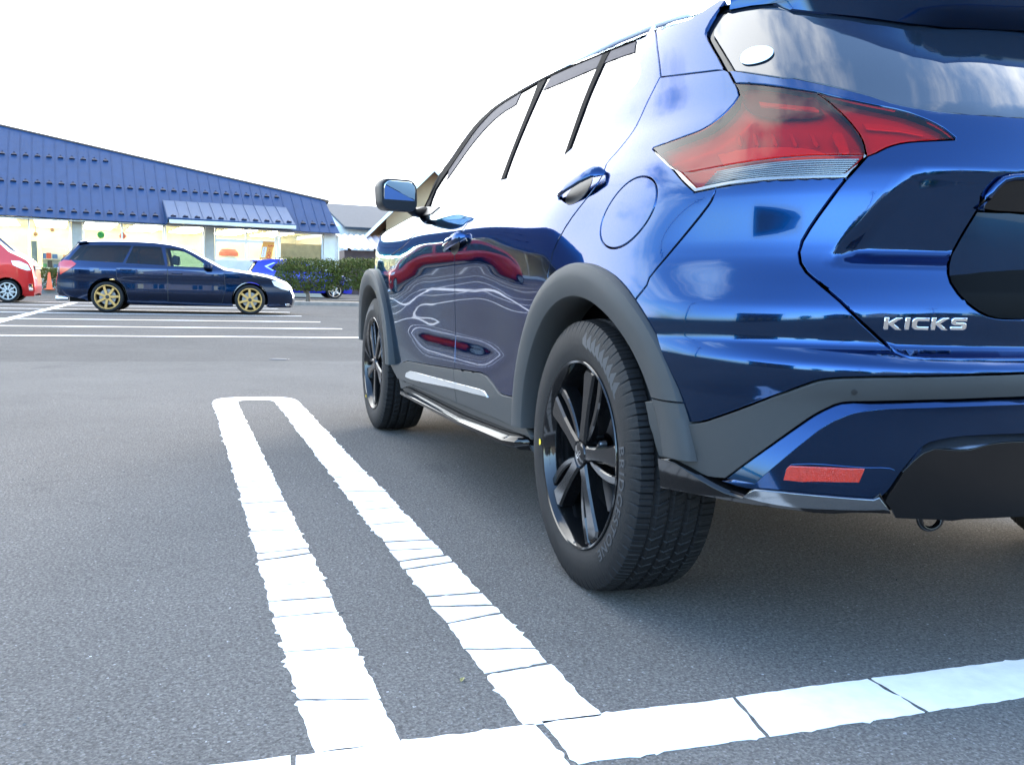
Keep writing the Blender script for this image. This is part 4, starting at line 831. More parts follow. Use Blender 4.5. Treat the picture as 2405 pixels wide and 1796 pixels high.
part('fuel_door', A['fuel'], M_BLUE, both=None, inset=.0026)
part('pillar_panel', seq((.2111, 1.3771), A['door_rear_top'][2:], 'pillar_bottom', 'pillar_gate', '-pillar_top'), M_BLUE, depth=.02)
part('gate_frame', seq('-glass_side', 'pillar_gate'), M_PIANO, off=-.012, depth=.03)
part('tailgate', seq('gate_seam_top', 'lamp_top', 'glamp_top', 'glamp_bot', 'gate_gap', 'gate_bottom', (UC, .6206), (UC, .6935), '-plate', 'garnish', (UC, .952), (UC, 1.0632), '-glass_low'), M_BLUE, both='one', inset=.0034, depth=.03, h=.010)
glass_top = [(.53, 1.40), (.75, 1.42), (1.0, 1.425), (UC, 1.425)]
part('rear_window', seq('glass_low', (UC, 1.0632), glass_top[::-1], '-glass_side'), M_GLASSR, both='one', off=-.004, depth=.008, inset=.002)
part('rear_bumper', seq(sub('lamp_bot2', .6495, .853), 'lamp_bot3', 'gate_gap', 'gate_bottom', (UC, .6206), (UC, .600), '-grey_top2', '-grey_top1', (.5918, .5053), circ(0, .44, a3, a2, 12), '-bumper_seam'), M_BLUE, both='one', h=.010, depth=.03)
grey = part('bumper_cladding', seq('grey_top1', 'grey_top2', (UC, .598), (UC, .5545), 'grey_low1', 'grey_low2', '-clad_wheel', 'clad_div'), M_GREY, both='one', off=.004, depth=.03)
part('parking_sensor', A['sensor'], M_BLACK, grey, off=.0052, inset=.001, depth=.004, h=.01)
part('bumper_insert', seq('insert_in', '-blue_low_b', '-blue_low_r', (UC, .497), (UC, .530)), M_BLUE, both='one', off=.016, inset=.0, depth=.045)
loft('insert_facet', [(UC, .5545)]+A['grey_low1'], [(UC, .530)]+A['insert_in'], M_BLUE, -.001, .0155, n=60)
part('bumper_skirt', seq('spoil_top', 'spoil_top2', 'spoil_bot'), M_PIANO, off=.018, depth=.05)
part('skirt_lip', seq('lip', 'lip_b'), M_DKCH, off=.024, depth=.01)
part('diffuser', seq('diff_edge', (UC, .478), (UC, .335), (.99, .33), (.9365, .332), '-diff_l'), M_PIANO, both='one', off=.014, depth=.05)
loft('diffuser_lip', A['blue_low_r'][::-1]+[(UC, .4955)], A['diff_edge']+[(UC, .4785)], M_DKCH, -.012, .016)
part('reflector_recess', A['refl_rec'], M_BLUE, off=.0185, inset=.001, depth=.006)
mr = mat('red_reflector', (.50, .020, .008), .12, coat=1, var=.12, vscale=120, bump=.5, bscale=420)
part('rear_reflector', seq('reflector', 'reflector2', 'reflector3', 'reflector4'), mr, off=.024, inset=.001, depth=.012)
# number plate recess and its bar
def S_keep(u, z):
    p = S(u, .725+0*np.asarray(z, float)); p[..., 2] = z; p[..., 1] += .082-.05*(np.asarray(z)-.72); return p
def N_keep(u, z, e=2e-3):
    a = S_keep(np.asarray(u)+e, z)-S_keep(np.asarray(u)-e, z); b = S_keep(u, np.asarray(z)+e)-S_keep(u, np.asarray(z)-e); n = np.cross(a, b); return n/(np.linalg.norm(n, axis=-1, keepdims=True)+1e-12)
d = patch_data(S_keep, N_keep, seq(A['plate'], (UC, .6915), (UC, .8855)), 0, 0, 0, .02); V, F, N = join(d, mirror(*d)); mesh('plate_recess', V, F, M_BLUE, car, N)
loft('recess_wall', A['plate'], A['plate'], M_BLUE, .001, -.070)
part('gate_garnish', seq('garnish', (UC, .951), (UC, .8855)), M_PIANO, both='one', off=.006, depth=.04)
for sg in (1, -1):
    m = MB(); g = np.array(A['garnish']+[(UC, .951)]); P_ = (S(g[:, 0], g[:, 1])+N_(g[:, 0], g[:, 1])*.008)*np.array([sg, 1, 1]); m.tube(P_, .0065, 8); m.build('garnish_rim', M_BLUE, car, smooth=True)
# model name on the tailgate
LET = {'K': [(0, 0), (0, 1), (.40, 1), (.40, .62), (1.02, 1), (1.58, 1), (.80, .52), (1.62, 0), (1.02, 0), (.40, .42), (.40, 0)],
       'I': [(0, 0), (0, 1), (.40, 1), (.40, 0)],
       'C': [(1.5, 1), (.35, 1), (.1, .9), (0, .72), (0, .28), (.1, .1), (.35, 0), (1.5, 0), (1.5, .27), (.52, .27), (.42, .36), (.42, .64), (.52, .73), (1.5, .73)],
       'S': [(1.45, 1), (.3, 1), (.08, .92), (0, .78), (0, .60), (.08, .46), (.28, .39), (1.02, .39), (1.09, .33), (1.02, .26), (0, .26), (0, 0), (1.2, 0), (1.42, .08), (1.5, .22), (1.5, .42), (1.42, .55), (1.22, .62), (.46, .62), (.40, .67), (.46, .73), (1.45, .73)]}
x = 0
for ch, wd in (('K', 1.62), ('I', .4), ('C', 1.5), ('K', 1.62), ('S', 1.5)):
    pl = [(.9073+.1095*(x+p[0]+.05*p[1])/7.62, .6685+.0004*x+.0213*p[1]) for p in LET[ch]]; x += wd+.245
    part('badge_letter', pl, M_CHROME, both=None, off=.0045, inset=0, depth=.0045, h=.006)
# rear lamps
m_lens = glass('red_lamp_lens', (.94, .13, .10), 1.46); m_clear = glass('clear_lamp_lens', (.90, .92, .92))
m_lred = mat('lamp_red_inner', (.58, .022, .022), .25, coat=.6); m_lbar = mat('lamp_red_bar', (.80, .075, .04), .2, metal=.3, coat=1); m_lch = mat('lamp_chrome', (.30, .30, .295), .2, metal=.9); m_lwarm = mat('lamp_amber_inner', (.80, .24, .08), .3)
m_ldark = mat('lamp_dark_inner', (.10, .008, .010), .4)
body_lamp = seq('lamp_left', 'lamp_top', 'lamp_join', '-lamp_bot3', '-lamp_bot2', '-lamp_bot1')
for sg in (0, 1):
    def piece(name, poly, m, parent, **k):
        k.setdefault('inset', .0015); dd = patch_data(S, N_, poly, k.get('off', 0), k['inset'], k.get('depth', .008), k.get('h', .02))
        if sg: dd = mirror(*dd)
        return mesh(name, dd[0], dd[1], m, parent, dd[2])
    tl = piece('tail_light', body_lamp, m_lred, car, off=-.034, depth=-.031)
    piece('lens', seq('lamp_left', 'lamp_top', A['lamp_join'][:-1], (.8762, .9859), '-rev_lens', (.5400, .985)), m_lens, tl, depth=.004)
    piece('clear_lens', seq('rev_lens', 'rev_lens_r', 'rev_lens_b', 'rev_lens_l'), m_clear, tl, depth=.004)
    piece('lamp_rim', seq('lamp_bot1', 'lamp_bot2', 'lamp_bot3', 'rev_lens_r', 'rev_lens_b', 'rev_lens_l', (.5385, .983), (.458, 1.036)), m_lch, tl, depth=.012, off=.001)
    piece('dark_panel', seq(sub('lamp_top', .655, .80), [(.818, 1.085), (.79, 1.079), (.735, 1.083), (.68, 1.10), (.65, 1.13)]), m_ldark, tl, off=-.020, depth=.0)
    piece('light_strip', [(.690, 1.128), (.800, 1.102), (.806, 1.091), (.695, 1.115)], m_lbar, tl, off=-.014, depth=.006)
    for k in range(6):
        u0 = .655+k*.034; z0 = 1.058-.0035*k; piece('light_bar', [(u0, z0), (u0+.010, z0), (u0+.020, z0-.026), (u0+.010, z0-.026)], m_lbar, tl, off=-.016, depth=.006)
    piece('light_bar', [(.828, 1.045), (.846, 1.042), (.858, .999), (.840, 1.0)], m_lbar, tl, off=-.016, depth=.006)
    piece('amber_panel', [(.62, 1.022), (.70, 1.032), (.80, 1.018), (.835, 1.0), (.83, .99), (.72, 1.0), (.64, .995)], m_lwarm, tl, off=-.024, depth=.006)
    for k in range(9):
        t = k/9; lo = np.array(A['rev_lens_b'][::-1]); hi_ = np.array(A['rev_lens'])
        uu = np.linspace(.615+.003*k, .845+.003*k, 14); zb = np.interp(uu, lo[:, 0], lo[:, 1]); zt = np.interp(uu, hi_[:, 0], hi_[:, 1])
        za = zb+(zt-zb)*(t+.02); zc = zb+(zt-zb)*(t+.085)
        piece('lens_rib', list(zip(uu, za))+list(zip(uu, zc))[::-1], m_lch, tl, off=-.010, depth=.006, inset=0)
    gl = piece('gate_light', seq('lamp_join', '-glamp_bot', '-glamp_top'), m_lred, car, off=-.026, depth=-.023)
    piece('lens', seq('lamp_join', '-glamp_bot', '-glamp_top'), m_lens, gl, depth=.006)
    piece('light_strip', [(.875, 1.06), (.93, 1.05), (.965, 1.035), (.962, 1.028), (.93, 1.038), (.88, 1.045)], m_lbar, gl, off=-.014, depth=.004)
# side glass
part('front_window', seq('belt_front', '-bpillar_a', 'win_top_front'), M_GLASSD, off=-.005, depth=.006)
part('rear_side_window', seq('bpillar_b', sub('belt_rear', -.622, -.1308), '-bar_a', sub('win_top_rear', -.184, -.670)), M_GLASSD, off=-.005, depth=.006)
part('quarter_window', seq('bar_b', 'belt_quarter', sub('win_top_rear', .0727, -.128)), M_GLASSD, off=-.005, depth=.006)
part('door_pillar', seq('bpillar_a', '-bpillar_b'), M_TRIM, off=-.001, depth=.008)
part('window_bar', seq('bar_a', '-bar_b'), M_TRIM, off=-.001, depth=.008)
part('window_frame', seq('win_top_rear', 'win_top_front', '-roof_edge'), M_TRIM, off=0, depth=.01)
part('window_visor', seq(sub('win_top_rear', -.1751, -.6284), '-visor_mid'), M_VISOR, off=-.0025, inset=0, depth=.001)
part('window_visor', seq(sub('win_top_front', -.921, -1.5064), '-visor_front'), M_VISOR, off=-.0025, inset=0, depth=.001)
part('window_visor', seq(sub('win_top_rear', .066, -.1248), '-visor_rear'), M_VISOR, off=-.0025, inset=0, depth=.001)
part('sail_reflection_patch', [(-1.30, 1.029), (-1.64, 1.052), (-1.60, 1.008), (-1.34, 1.000)], M_BLACK, off=.003, inset=0, depth=.006)  # black sail patch; its dark also paints in the mirror's wedge-shaped reflection
# cladding, flares, sill
part('door_cladding', seq('clad_top_f', 'door_mid_low', '-clad_low_f'), M_GREY, off=.004, depth=.016)
part('door_cladding', seq('clad_top_r', 'flareR_leg', '-clad_low_r', '-door_mid_low'), M_GREY, off=.004, depth=.016)
part('silver_trim', seq('trim_top_f', 'trim_low_f'), M_SILV, off=.009, depth=.006, inset=.0008)
part('silver_trim', seq('trim_top_r', 'trim_low_r'), M_SILV, off=.009, depth=.006, inset=.0008)
part('rocker_panel', seq('clad_low_f', 'clad_low_r', (-.11, .262), (-1.86, .252)), M_GREY, off=.0, depth=.02)
for sg in (1, -1):
    m = MB(); cs = [(-.80, .292), (-.846, .290), (-.874, .284), (-.893, .272), (-.894, .262), (-.872, .250), (-.82, .246), (-.80, .25)]
    st = [(.43, .2), (.455, .75), (.50, 1.0), (1.0, 1.0), (1.6, 1.0), (1.86, .98), (1.92, .8)]
    V = []; F = []
    for y, k in st: V += [(sg*(-.80+(x+.80)*k), y, z+.012*(1-sst(.4, 1.0, y))) for x, z in cs]
    n = len(cs)
    for i in range(len(st)-1):
        for j in range(n): F.append((i*n+j, i*n+(j+1) % n, (i+1)*n+(j+1) % n, (i+1)*n+j))
    F += [tuple(range(n)), tuple((len(st)-1)*n+i for i in range(n))]
    m.add(V, F); m.build('side_step', M_PIANO, car, smooth='auto')
def flare(yc, a0, a1, ro, ri, fx, rev=False, low=None):
    """a plastic arch: a rounded band whose inner lip turns into the wheel well"""
    n = 48; tt = np.linspace(0, 1, n)
    prof = [(ro, -.030), (ro, .006), (ro-.004, .014), (ro-.020, .020), (ro-.036, .021), (ri+.016, .017), (ri+.004, .012), (ri, .004), (ri, -.05), (ri+.006, -.10)]
    V = []
    for t in tt:
        for r, o in prof:
            b0 = math.degrees(math.asin((a0-.325)/r)); b1 = 180-math.degrees(math.asin((a1-.325)/r)); a = R(b0+(b1-b0)*t)
            if low: b0 = 180-math.degrees(math.asin((a1-.0035-.325)/r)); b1 = 180-math.degrees(math.asin((low-.325)/r)); a = R(b0+(b1-b0)*t)
            if rev: a = math.pi-a
            y = yc+r*math.cos(a); z = .325+r*math.sin(a); V.append((fx(y, z)-o, y, z))
    k = len(prof); F = [(i*k+j, i*k+j+1, (i+1)*k+j+1, (i+1)*k+j) for i in range(n-1) for j in range(k-1)]
    F += [tuple(range(k)), tuple((n-1)*k+i for i in range(k))]
    for s in (1, -1):
        m = MB(); m.add(np.array(V)*np.array([s, 1, 1]), F); m.build('wheel_arch', M_GREY, car, smooth='auto')
zs_ = pchip([.25, .45, .60, .70, .80], [-.862, -.868, -.872, -.876, -.876])
flare(0, .335, .507, .462, .380, lambda y, z: float(zs_(z))+.30*max(0, -y-.02)**2)
flare(0, .335, .507, .462, .380, lambda y, z: float(zs_(z))+.30*max(0, -y-.02)**2, low=.392)
flare(2.62, .36, .42, .468, .385, lambda y, z: float(zs_(z))+.16*max(0, y-2.62)**2, True)
for yc in (0, 2.62):
    for s in (1, -1):
        m = MB(); n = 24; V = []; F = []
        for i in range(n+1):
            a = R(10+168*i/n)
            V += [(s*-.785, yc+.41*math.cos(a), .325+.41*math.sin(a)), (s*-.56, yc+.41*math.cos(a), .325+.41*math.sin(a))]
        F = [(2*i, 2*i+1, 2*i+3, 2*i+2) for i in range(n)]+[tuple(2*i+1 for i in range(n+1))]
        m.add(V, F); m.build('wheel_well', M_DARK, car, smooth=True)
# handles
def handle(p0, p1):
    p0, p1 = np.array(p0), np.array(p1); t = (p1-p0)/np.linalg.norm(p1-p0); q = np.array([-t[1], t[0]])
    st = [(-.022, .002, .006, .003), (-.012, .014, .015, .006), (.02, .023, .0185, .007), (.3, .027, .0195, .007), (.7, .027, .0195, .007), (.98, .023, .0185, .007), (1.012, .014, .015, .006), (1.022, .002, .006, .003)]
    n = 14; V = []
    L = np.linalg.norm(p1-p0)
    for k, of, hb, hd in st:
        c = p0+t*(k*L if 0 < k < 1 else (k+.0 if k <= 0 else L+(k-1))); X = S(c[:1], c[1:])[0]; Nv = N_(c[:1], c[1:])[0]; d = S((c+t*.01)[:1], (c+t*.01)[1:])[0]-X; B = np.cross(Nv, d/np.linalg.norm(d))
        for j in range(n): a = 2*math.pi*j/n; V.append(X+Nv*(of+hd*math.sin(a))+B*hb*math.cos(a))
    V = np.array(V); F = [(i*n+j, i*n+(j+1) % n, (i+1)*n+(j+1) % n, (i+1)*n+j) for i in range(len(st)-1) for j in range(n)]+[tuple(range(n)), tuple((len(st)-1)*n+i for i in range(n))]
    for sg in (1, -1):
        m = MB(); m.add(V*np.array([sg, 1, 1]), F); m.build('door_handle', M_BLUE, car, smooth='auto')
    c = (p0*.62+p1*.38)-q*.004; e = [tuple(c+t*.058*math.cos(a)+q*.034*math.sin(a)) for a in np.linspace(0, 2*math.pi, 24, endpoint=False)]
    part('handle_cup', e, M_BLACK, off=.001, inset=0, depth=.002, h=.012)
handle((.128, .957), (.272, .994))
handle((-.875, .857), (-.705, .884))

# roof, windscreen, bonnet
re_ = [q for q in A['roof_edge']]
ue = [q[0] for q in re_][::-1]; zz_ = [q[1] for q in re_][::-1]
def top_sheet(name, st, m, crown, n=24, lip=0):
    V = []
    for u, z in st:
        p = S(np.array([u]), np.array([z]))[0]
        for k in range(n+1):
            t = -1+2*k/n; V.append((p[0]*-t, p[1]+crown[1]*(1-t*t), p[2]+crown[0]*(1-abs(t)**2.3)))
    F = [(i*(n+1)+k, i*(n+1)+k+1, (i+1)*(n+1)+k+1, (i+1)*(n+1)+k) for i in range(len(st)-1) for k in range(n)]
    b = MB(); b.add(V, F); return b.build(name, m, car, smooth=True)
top_sheet('roof', [(float(u), float(np.interp(u, ue, zz_))+.004) for u in np.linspace(.55, -1.0, 30)] , M_BLUE, (.085, -.02))
top_sheet('windscreen', [(float(u), float(np.interp(u, ue, zz_))+.002) for u in np.linspace(-1.0, -1.66, 16)], M_GLASSD, (.085, .22))
top_sheet('bonnet', [(-1.60, 1.035), (-1.8, 1.01), (-2.0, .985), (-2.25, .966), (-2.5, .945), (-2.75, .915), (-2.95, .88), (-3.1, .83)], M_BLUE, (.085, .12))
for s in (1, -1):
    m = MB(); pts = [(s*-.572, y, z) for y, z in ((1.05, 1.425), (.98, 1.436), (.8, 1.441), (.5, 1.438), (.25, 1.425), (.14, 1.415), (.08, 1.405))]
    m.tube(pts, [.005, .010, .011, .011, .011, .010, .005], 8); m.build('roof_rail', M_WHITE, car, smooth=True)  # silver rail coloured white, painting in its overexposed glare
# spoiler over the rear window
ed = [(-.586, -.136, 1.364), (-.563, -.19, 1.362), (-.536, -.246, 1.356), (-.527, -.292, 1.333), (-.497, -.350, 1.315), (-.438, -.427, 1.292), (-.383, -.478, 1.275), (-.316, -.515, 1.265), (-.138, -.539, 1.272), (0, -.545, 1.274)]
ff = [0, .25, .5, .66, .78, .88, .94, .97, 1, 1]
ed = ed+[(-x, y, z) for x, y, z in ed[-2::-1]]; ff = ff+ff[-2::-1]
V = []; k = len(ed)
for dy, dz, q in ((.02, .0, 0), (0, 0, 0), (-.03, .022, 1), (-.055, .050, 1), (-.062, .062, 1), (-.055, .072, 1), (.0, .13, 1), (.26, .19, 1)):
    for (x, y, z), f in zip(ed, ff):
        g = f if q else 1; V.append((x*(1-.02*q*f), min(y+dy*g, .12) if dy > .1 else y+dy*g, z+dz*(.25+.75*f) if q else z+dz))
R8 = 8
F = [(r*k+i, r*k+i+1, (r+1)*k+i+1, (r+1)*k+i) for r in range(R8-1) for i in range(k-1)]
m = MB(); m.add(V, F); m.build('roof_spoiler', M_BLUE, car, smooth='auto')
part('window_sticker', A['sticker'], mat('pale_sticker', (.78, .86, .88), .25), both=None, off=.0005, inset=0, depth=.001, h=.012)
# door mirrors
def rrect(w_, h_, r, n=6, skew=0):
    o = []
    for cx, cy, a0 in ((w_/2-r, h_/2-r, 0), (-w_/2+r, h_/2-r, 90), (-w_/2+r, -h_/2+r, 180), (w_/2-r, -h_/2+r, 270)):
        for i in range(n+1): a = R(a0+90*i/n); o.append((cx+r*math.cos(a)+skew*(cy+r*math.sin(a)), cy+r*math.sin(a)))
    return o
m_mirror = mat('mirror_glass', (.75, .80, .78), .01, metal=1)
for s in (1, -1):
    c = Vector((s*-.940, 1.70, 1.075)); ax = Vector((math.cos(R(14)), s*-math.sin(R(14))*-1, 0)); 
    ax = Vector((1, s*.20, 0)).normalized(); ny = Vector((-ax.y, ax.x, 0))
    def pm(x, y, z): p = c+ax*x+Vector((0, 0, y))+ny*z; return p[:]
    rings = [(1.0, 0), (1.045, .008), (1.06, .03), (1.02, .07), (.85, .10), (.55, .118), (.1, .124)]
    o0 = rrect(.150, .120, .034, 6, -.05*s); V = []; F = []; k = len(o0)
    for sc_, dz in rings: V += [pm(x*sc_, y*sc_, dz) for x, y in o0]
    F = [(r*k+i, r*k+(i+1) % k, (r+1)*k+(i+1) % k, (r+1)*k+i) for r in range(len(rings)-1) for i in range(k)]+[tuple(range(k))]
    m = MB(); m.add(V, F); mh = m.build('door_mirror', M_BLACK, car, smooth='auto')
    V, F = prism([(x*.90, y*.88) for x, y in o0], -.004, .003, .002, to3=lambda x, y, z: pm(x, y, -z-.15*y-.010*0)); m = MB(); m.add(V, F); m.build('mirror_glass', m_mirror, mh)
    m = MB(); m.tube([(s*-.895, 1.74, 1.035), (s*-.86, 1.80, 1.018), (s*-.80, 1.86, 1.022)], [.022, .018, .026], 10); m.build('mirror_arm', M_BLACK, mh, smooth=True)
# underbody and towing eye
m = MB(); m.box((-.62, .35, .215), (.62, 3.1, .36)); m.box((-.52, -.60, .36), (.52, 2.2, .60)); m.box((-.52, -.2, .28), (.52, .35, .4)); m.build('underbody', M_DARK, car)
m = MB(); V = []; F = []
for i in range(24):
    a = 2*math.pi*i/24
    for j in range(8):
        b = 2*math.pi*j/8; r = .026+.0065*math.cos(b); V.append((-.402+r*math.cos(a), -.655+.0065*math.sin(b), .303+.85*r*math.sin(a)))
for i in range(24):
    for j in range(8): F.append((i*8+j, i*8+(j+1) % 8, ((i+1) % 24)*8+(j+1) % 8, ((i+1) % 24)*8+j))
m.add(V, F); m.build('towing_eye', M_PIANO, car, smooth=True)

# wheels
def tyre_mesh(Rr=.328, wd=.206, rim=.219, treads=72, nx=40):
    """tread blocks are cut by three ring grooves and by slanting cross cuts"""
    NA = treads*12; hw = wd/2
    V = []; xs = np.linspace(-hw*.90, hw*.90, nx)
    def wob(x): return Rr-.010*(abs(x)/hw)**3.2
    grooves = [(-.056, .0036), (-.020, .0040), (.018, .0040), (.054, .0036)]
    side = [(-hw*.97, Rr-.020), (-hw*1.02, Rr-.034), (-hw*1.055, Rr-.058), (-hw*1.045, Rr-.080), (-hw*1.00, rim+.014), (-hw*.975, rim+.006), (-hw*.93, rim)]
    cols = [(x, r, 0) for x, r in side[::-1]]
    for x in xs:
        gd = .0070 if any(abs(x-g) < w_ for g, w_ in grooves) else 0
        cols.append((x, wob(x)-gd, 2 if gd else 1))
    cols += [(-x, r, 0) for x, r in side]; nc = len(cols)
    for k in range(NA):
        for x, r, t in cols:
            rr = r
            if t == 1:
                ph = (k+(0 if abs(x) > .058 else 210*x)) % 12
                if ph < 1.0: rr -= .0055
                elif abs(ph-6) < .5: rr -= .0022
            if t == 0 and rr > Rr-.022 and (k % 12) < 1: rr -= .004
            a = 2*math.pi*k/NA; V.append((x, rr*math.cos(a), rr*math.sin(a)))
    F = [(k*nc+c, k*nc+c+1, ((k+1) % NA)*nc+c+1, ((k+1) % NA)*nc+c) for k in range(NA) for c in range(nc-1)]
    return V, F
def polar_prism(mb, pts, d, x_top, x_bot, bev):
    """outline pts (radius, side offset) turned by angle d about the axle; depth along -X (outwards)"""
    ca, sa = math.cos(d), math.sin(d)
    def to3(r, s, h): return (-(h+x_of(r)), -(r*ca-s*sa)*1.0, r*sa+s*ca)
    def x_of(r): return x_top
    V, F = prism(pts, x_bot-x_top, 0, bev, to3=to3); mb.add(V, F)
def make_wheel(yellow=True):
    """wheel about its own centre, outer face towards -X"""
    w_ = bpy.data.objects.new('wheel', None); COL.objects.link(w_)
    V, F = tyre_mesh(); t = MB(); t.add(V, F); ty = t.build('tyre', M_RUB, w_, smooth='auto')
    # raised writing and moulded teeth on the sidewall
    cu = bpy.data.curves.new('tyre_lettering', 'FONT'); cu.body = 'BRIDGESTONE'; cu.size = .040; cu.space_character = 1.22; cu.offset = .0006
    tmp = bpy.data.objects.new('tyre_lettering', cu); COL.objects.link(tmp); dg = bpy.context.evaluated_depsgraph_get(); dg.update()
    me = tmp.evaluated_get(dg).to_mesh(); tv = np.array([v.co[:] for v in me.vertices]); tf = [tuple(p.vertices) for p in me.polygons]; tmp.evaluated_get(dg).to_mesh_clear(); bpy.data.objects.remove(tmp)
    def side_x(r): return -float(np.interp(r, [.219, .225, .233, .248, .270, .294, .308], [.0958, .1004, .1030, .1076, .1087, .1051, .0999]))
    m = MB()
    for a_start in (14,):
        V = []
        for x, y, z in tv:
            r = .249+y*.92; a = R(a_start)-x/.262; V.append((side_x(r)-.0012, -r*math.cos(a), r*math.sin(a)))
        m.add(V, tf)
    tag(m.build('tyre_lettering', M_RUBL, w_, recalc=False), kind='stuff')
    m = MB()
    for k in range(9):
        for a_start in (40,):
            a = R(a_start+5.2*k); q = [(.262, -.010), (.300, .004), (.282, .012), (.270, .008)]
            V = []
            for r, s_ in q: aa = a+s_/r*1.6; V.append((side_x(r)-.0012, -r*math.cos(aa), r*math.sin(aa)))
            m.add(V, [(0, 1, 2, 3)])
    tag(m.build('tyre_pattern', M_RUBL, w_, recalc=False), kind='stuff')
    rim = MB()
    rim.lathe([(.2195, -.098), (.2265, -.1005), (.2285, -.104), (.2265, -.1065), (.2215, -.105), (.2170, -.098), (.2115, -.086), (.2070, -.070), (.2040, -.030), (.2040, .09), (.215, .1), (.2265, .102)], 96, 'X')
    ri = rim.build('rim', M_RIM, w_, smooth='auto')
    for k in range(5):
        m = MB(); d = R(10+72*k)
        blade = [(.030, -.019), (.075, -.019), (.130, -.023), (.176, -.031), (.206, -.036), (.211, -.022), (.211, .010), (.196, .022), (.150, .0175), (.090, .0155), (.030, .019)]
        polar_prism(m, blade, d, .096, .056, .0055); m.build('spoke', M_RIM, w_)
        m = MB(); rib = []
        for i in range(12):
            t_ = i/11; r = .036+.172*t_; o = -.010-.050*t_**.75-.012*math.sin(math.pi*t_); rib.append((r, o, .0088+.003*t_))
        pl = [(r, o-wd) for r, o, wd in rib]+[(r, o+wd) for r, o, wd in rib[::-1]]
        polar_prism(m, pl, d, .089, .050, .0035); m.build('spoke_rib', M_RIM, w_)
    m = MB(); m.lathe([(.0, -.099), (.020, -.099), (.0285, -.097), (.031, -.093), (.031, -.06)], 32, 'X'); m.build('hub_cap', M_RIM, w_, smooth='auto')
    for k in range(5):
        m = MB(); a = R(40+72*k); c = (0, -.046*math.cos(a), .046*math.sin(a)); m.lathe([(0, -.062), (.006, -.062), (.008, -.059), (.008, -.045)], 12, 'X', c); m.build('wheel_nut', M_DISC, w_, smooth='auto')
    m = MB()
    for sgn, yy in ((1, -.006), (-1, .006)):
        for i in range(12):
            a = 2*math.pi*i/12; b = 2*math.pi*(i+1)/12; V = [(-.0995, yy+r*math.cos(q)*1.2, sgn*.005+r*math.sin(q)) for q in (a, b) for r in (.0035, .0055)]; m.add(V, [(0, 1, 3, 2)])
    m.build('hub_emblem', M_CHROME, w_, recalc=False)
    m = MB(); m.lathe([(.05, .0), (.05, -.025), (.075, -.027), (.140, -.027), (.142, -.022), (.142, .0)], 40, 'X'); m.build('brake_disc', M_DISC, w_, smooth='auto')
    m = MB(); m.lathe([(.0, .02), (.18, .02)], 32, 'X'); m.build('brake_shield', M_DARK, w_)
    if yellow:
        m = MB(); m.lathe([(0, -.0013), (.0085, -.0012)], 14, 'X', (side_x(.243)-.0003, .243*math.cos(R(-2)), .243*math.sin(R(-2)))); m.build('yellow_dot', mat('yellow_mark', (.85, .62, .02), .5), w_, recalc=False)
    return w_
whl = make_wheel(); whl.parent = car
spots = [(-.765, 0, 0, 0), (-.758, 2.62, 0, -47), (.765, 0, 180, 20), (.758, 2.62, 180, 40)]
for i, (x, y, rz, sp) in enumerate(spots):
    o = whl if i == 0 else copy_tree(whl, car)
    o.location = (x, y, .328); o.rotation_euler = (R(sp), 0, R(rz)) if rz == 0 else (R(sp), 0, R(rz))

# ------------------------------------------------------------------ other parked vehicles
M_NAVY = mat('navy_car_paint', (.0015, .017, .062), .2, metal=1, coat=1)
M_RED = mat('red_car_paint', (.42, .006, .006), .3, metal=.5, coat=.6)
M_BRIGHT = mat('bright_blue_paint', (.006, .016, .36), .3, metal=.3, coat=1)
M_WCAR = mat('white_car_paint', (.78, .79, .80), .35, coat=1)
M_GOLD = mat('gold_wheel', (.50, .30, .10), .36, metal=.6)
M_TINT = glass('tinted_glass', (.10, .085, .08), 1.5); M_PALE = glass('pale_glass', (.48, .66, .68), 1.5)
M_TAIL = mat('red_tail_glass', (.55, .02, .02), .12, coat=1); M_HEAD = mat('clear_lamp_glass', (.80, .82, .84), .08, coat=1)
M_SEAT = mat('seat_cloth', (.05, .05, .055), .9)
def side_surface(hw, sm, lh, pw):
    def Sf(s, z):
        s = np.asarray(s, float); z = np.asarray(z, float); e = np.clip(np.abs(s-sm)/lh, 0, .999); k = (1-e**pw)**(1/pw)
        return np.stack([s, -hw(z)*k, z+0*s], -1)
    def Nf(s, z, e=2e-3):
        a = Sf(s+e, z)-Sf(s-e, z); b = Sf(s, z+e)-Sf(s, z-e); n = np.cross(a, b); return n/(np.linalg.norm(n, axis=-1, keepdims=True)+1e-12)
    return Sf, Nf
def mirror_y(V, F, N):
    s = np.array([1, -1, 1]); return V*s, [tuple(reversed(f)) for f in F], N*s
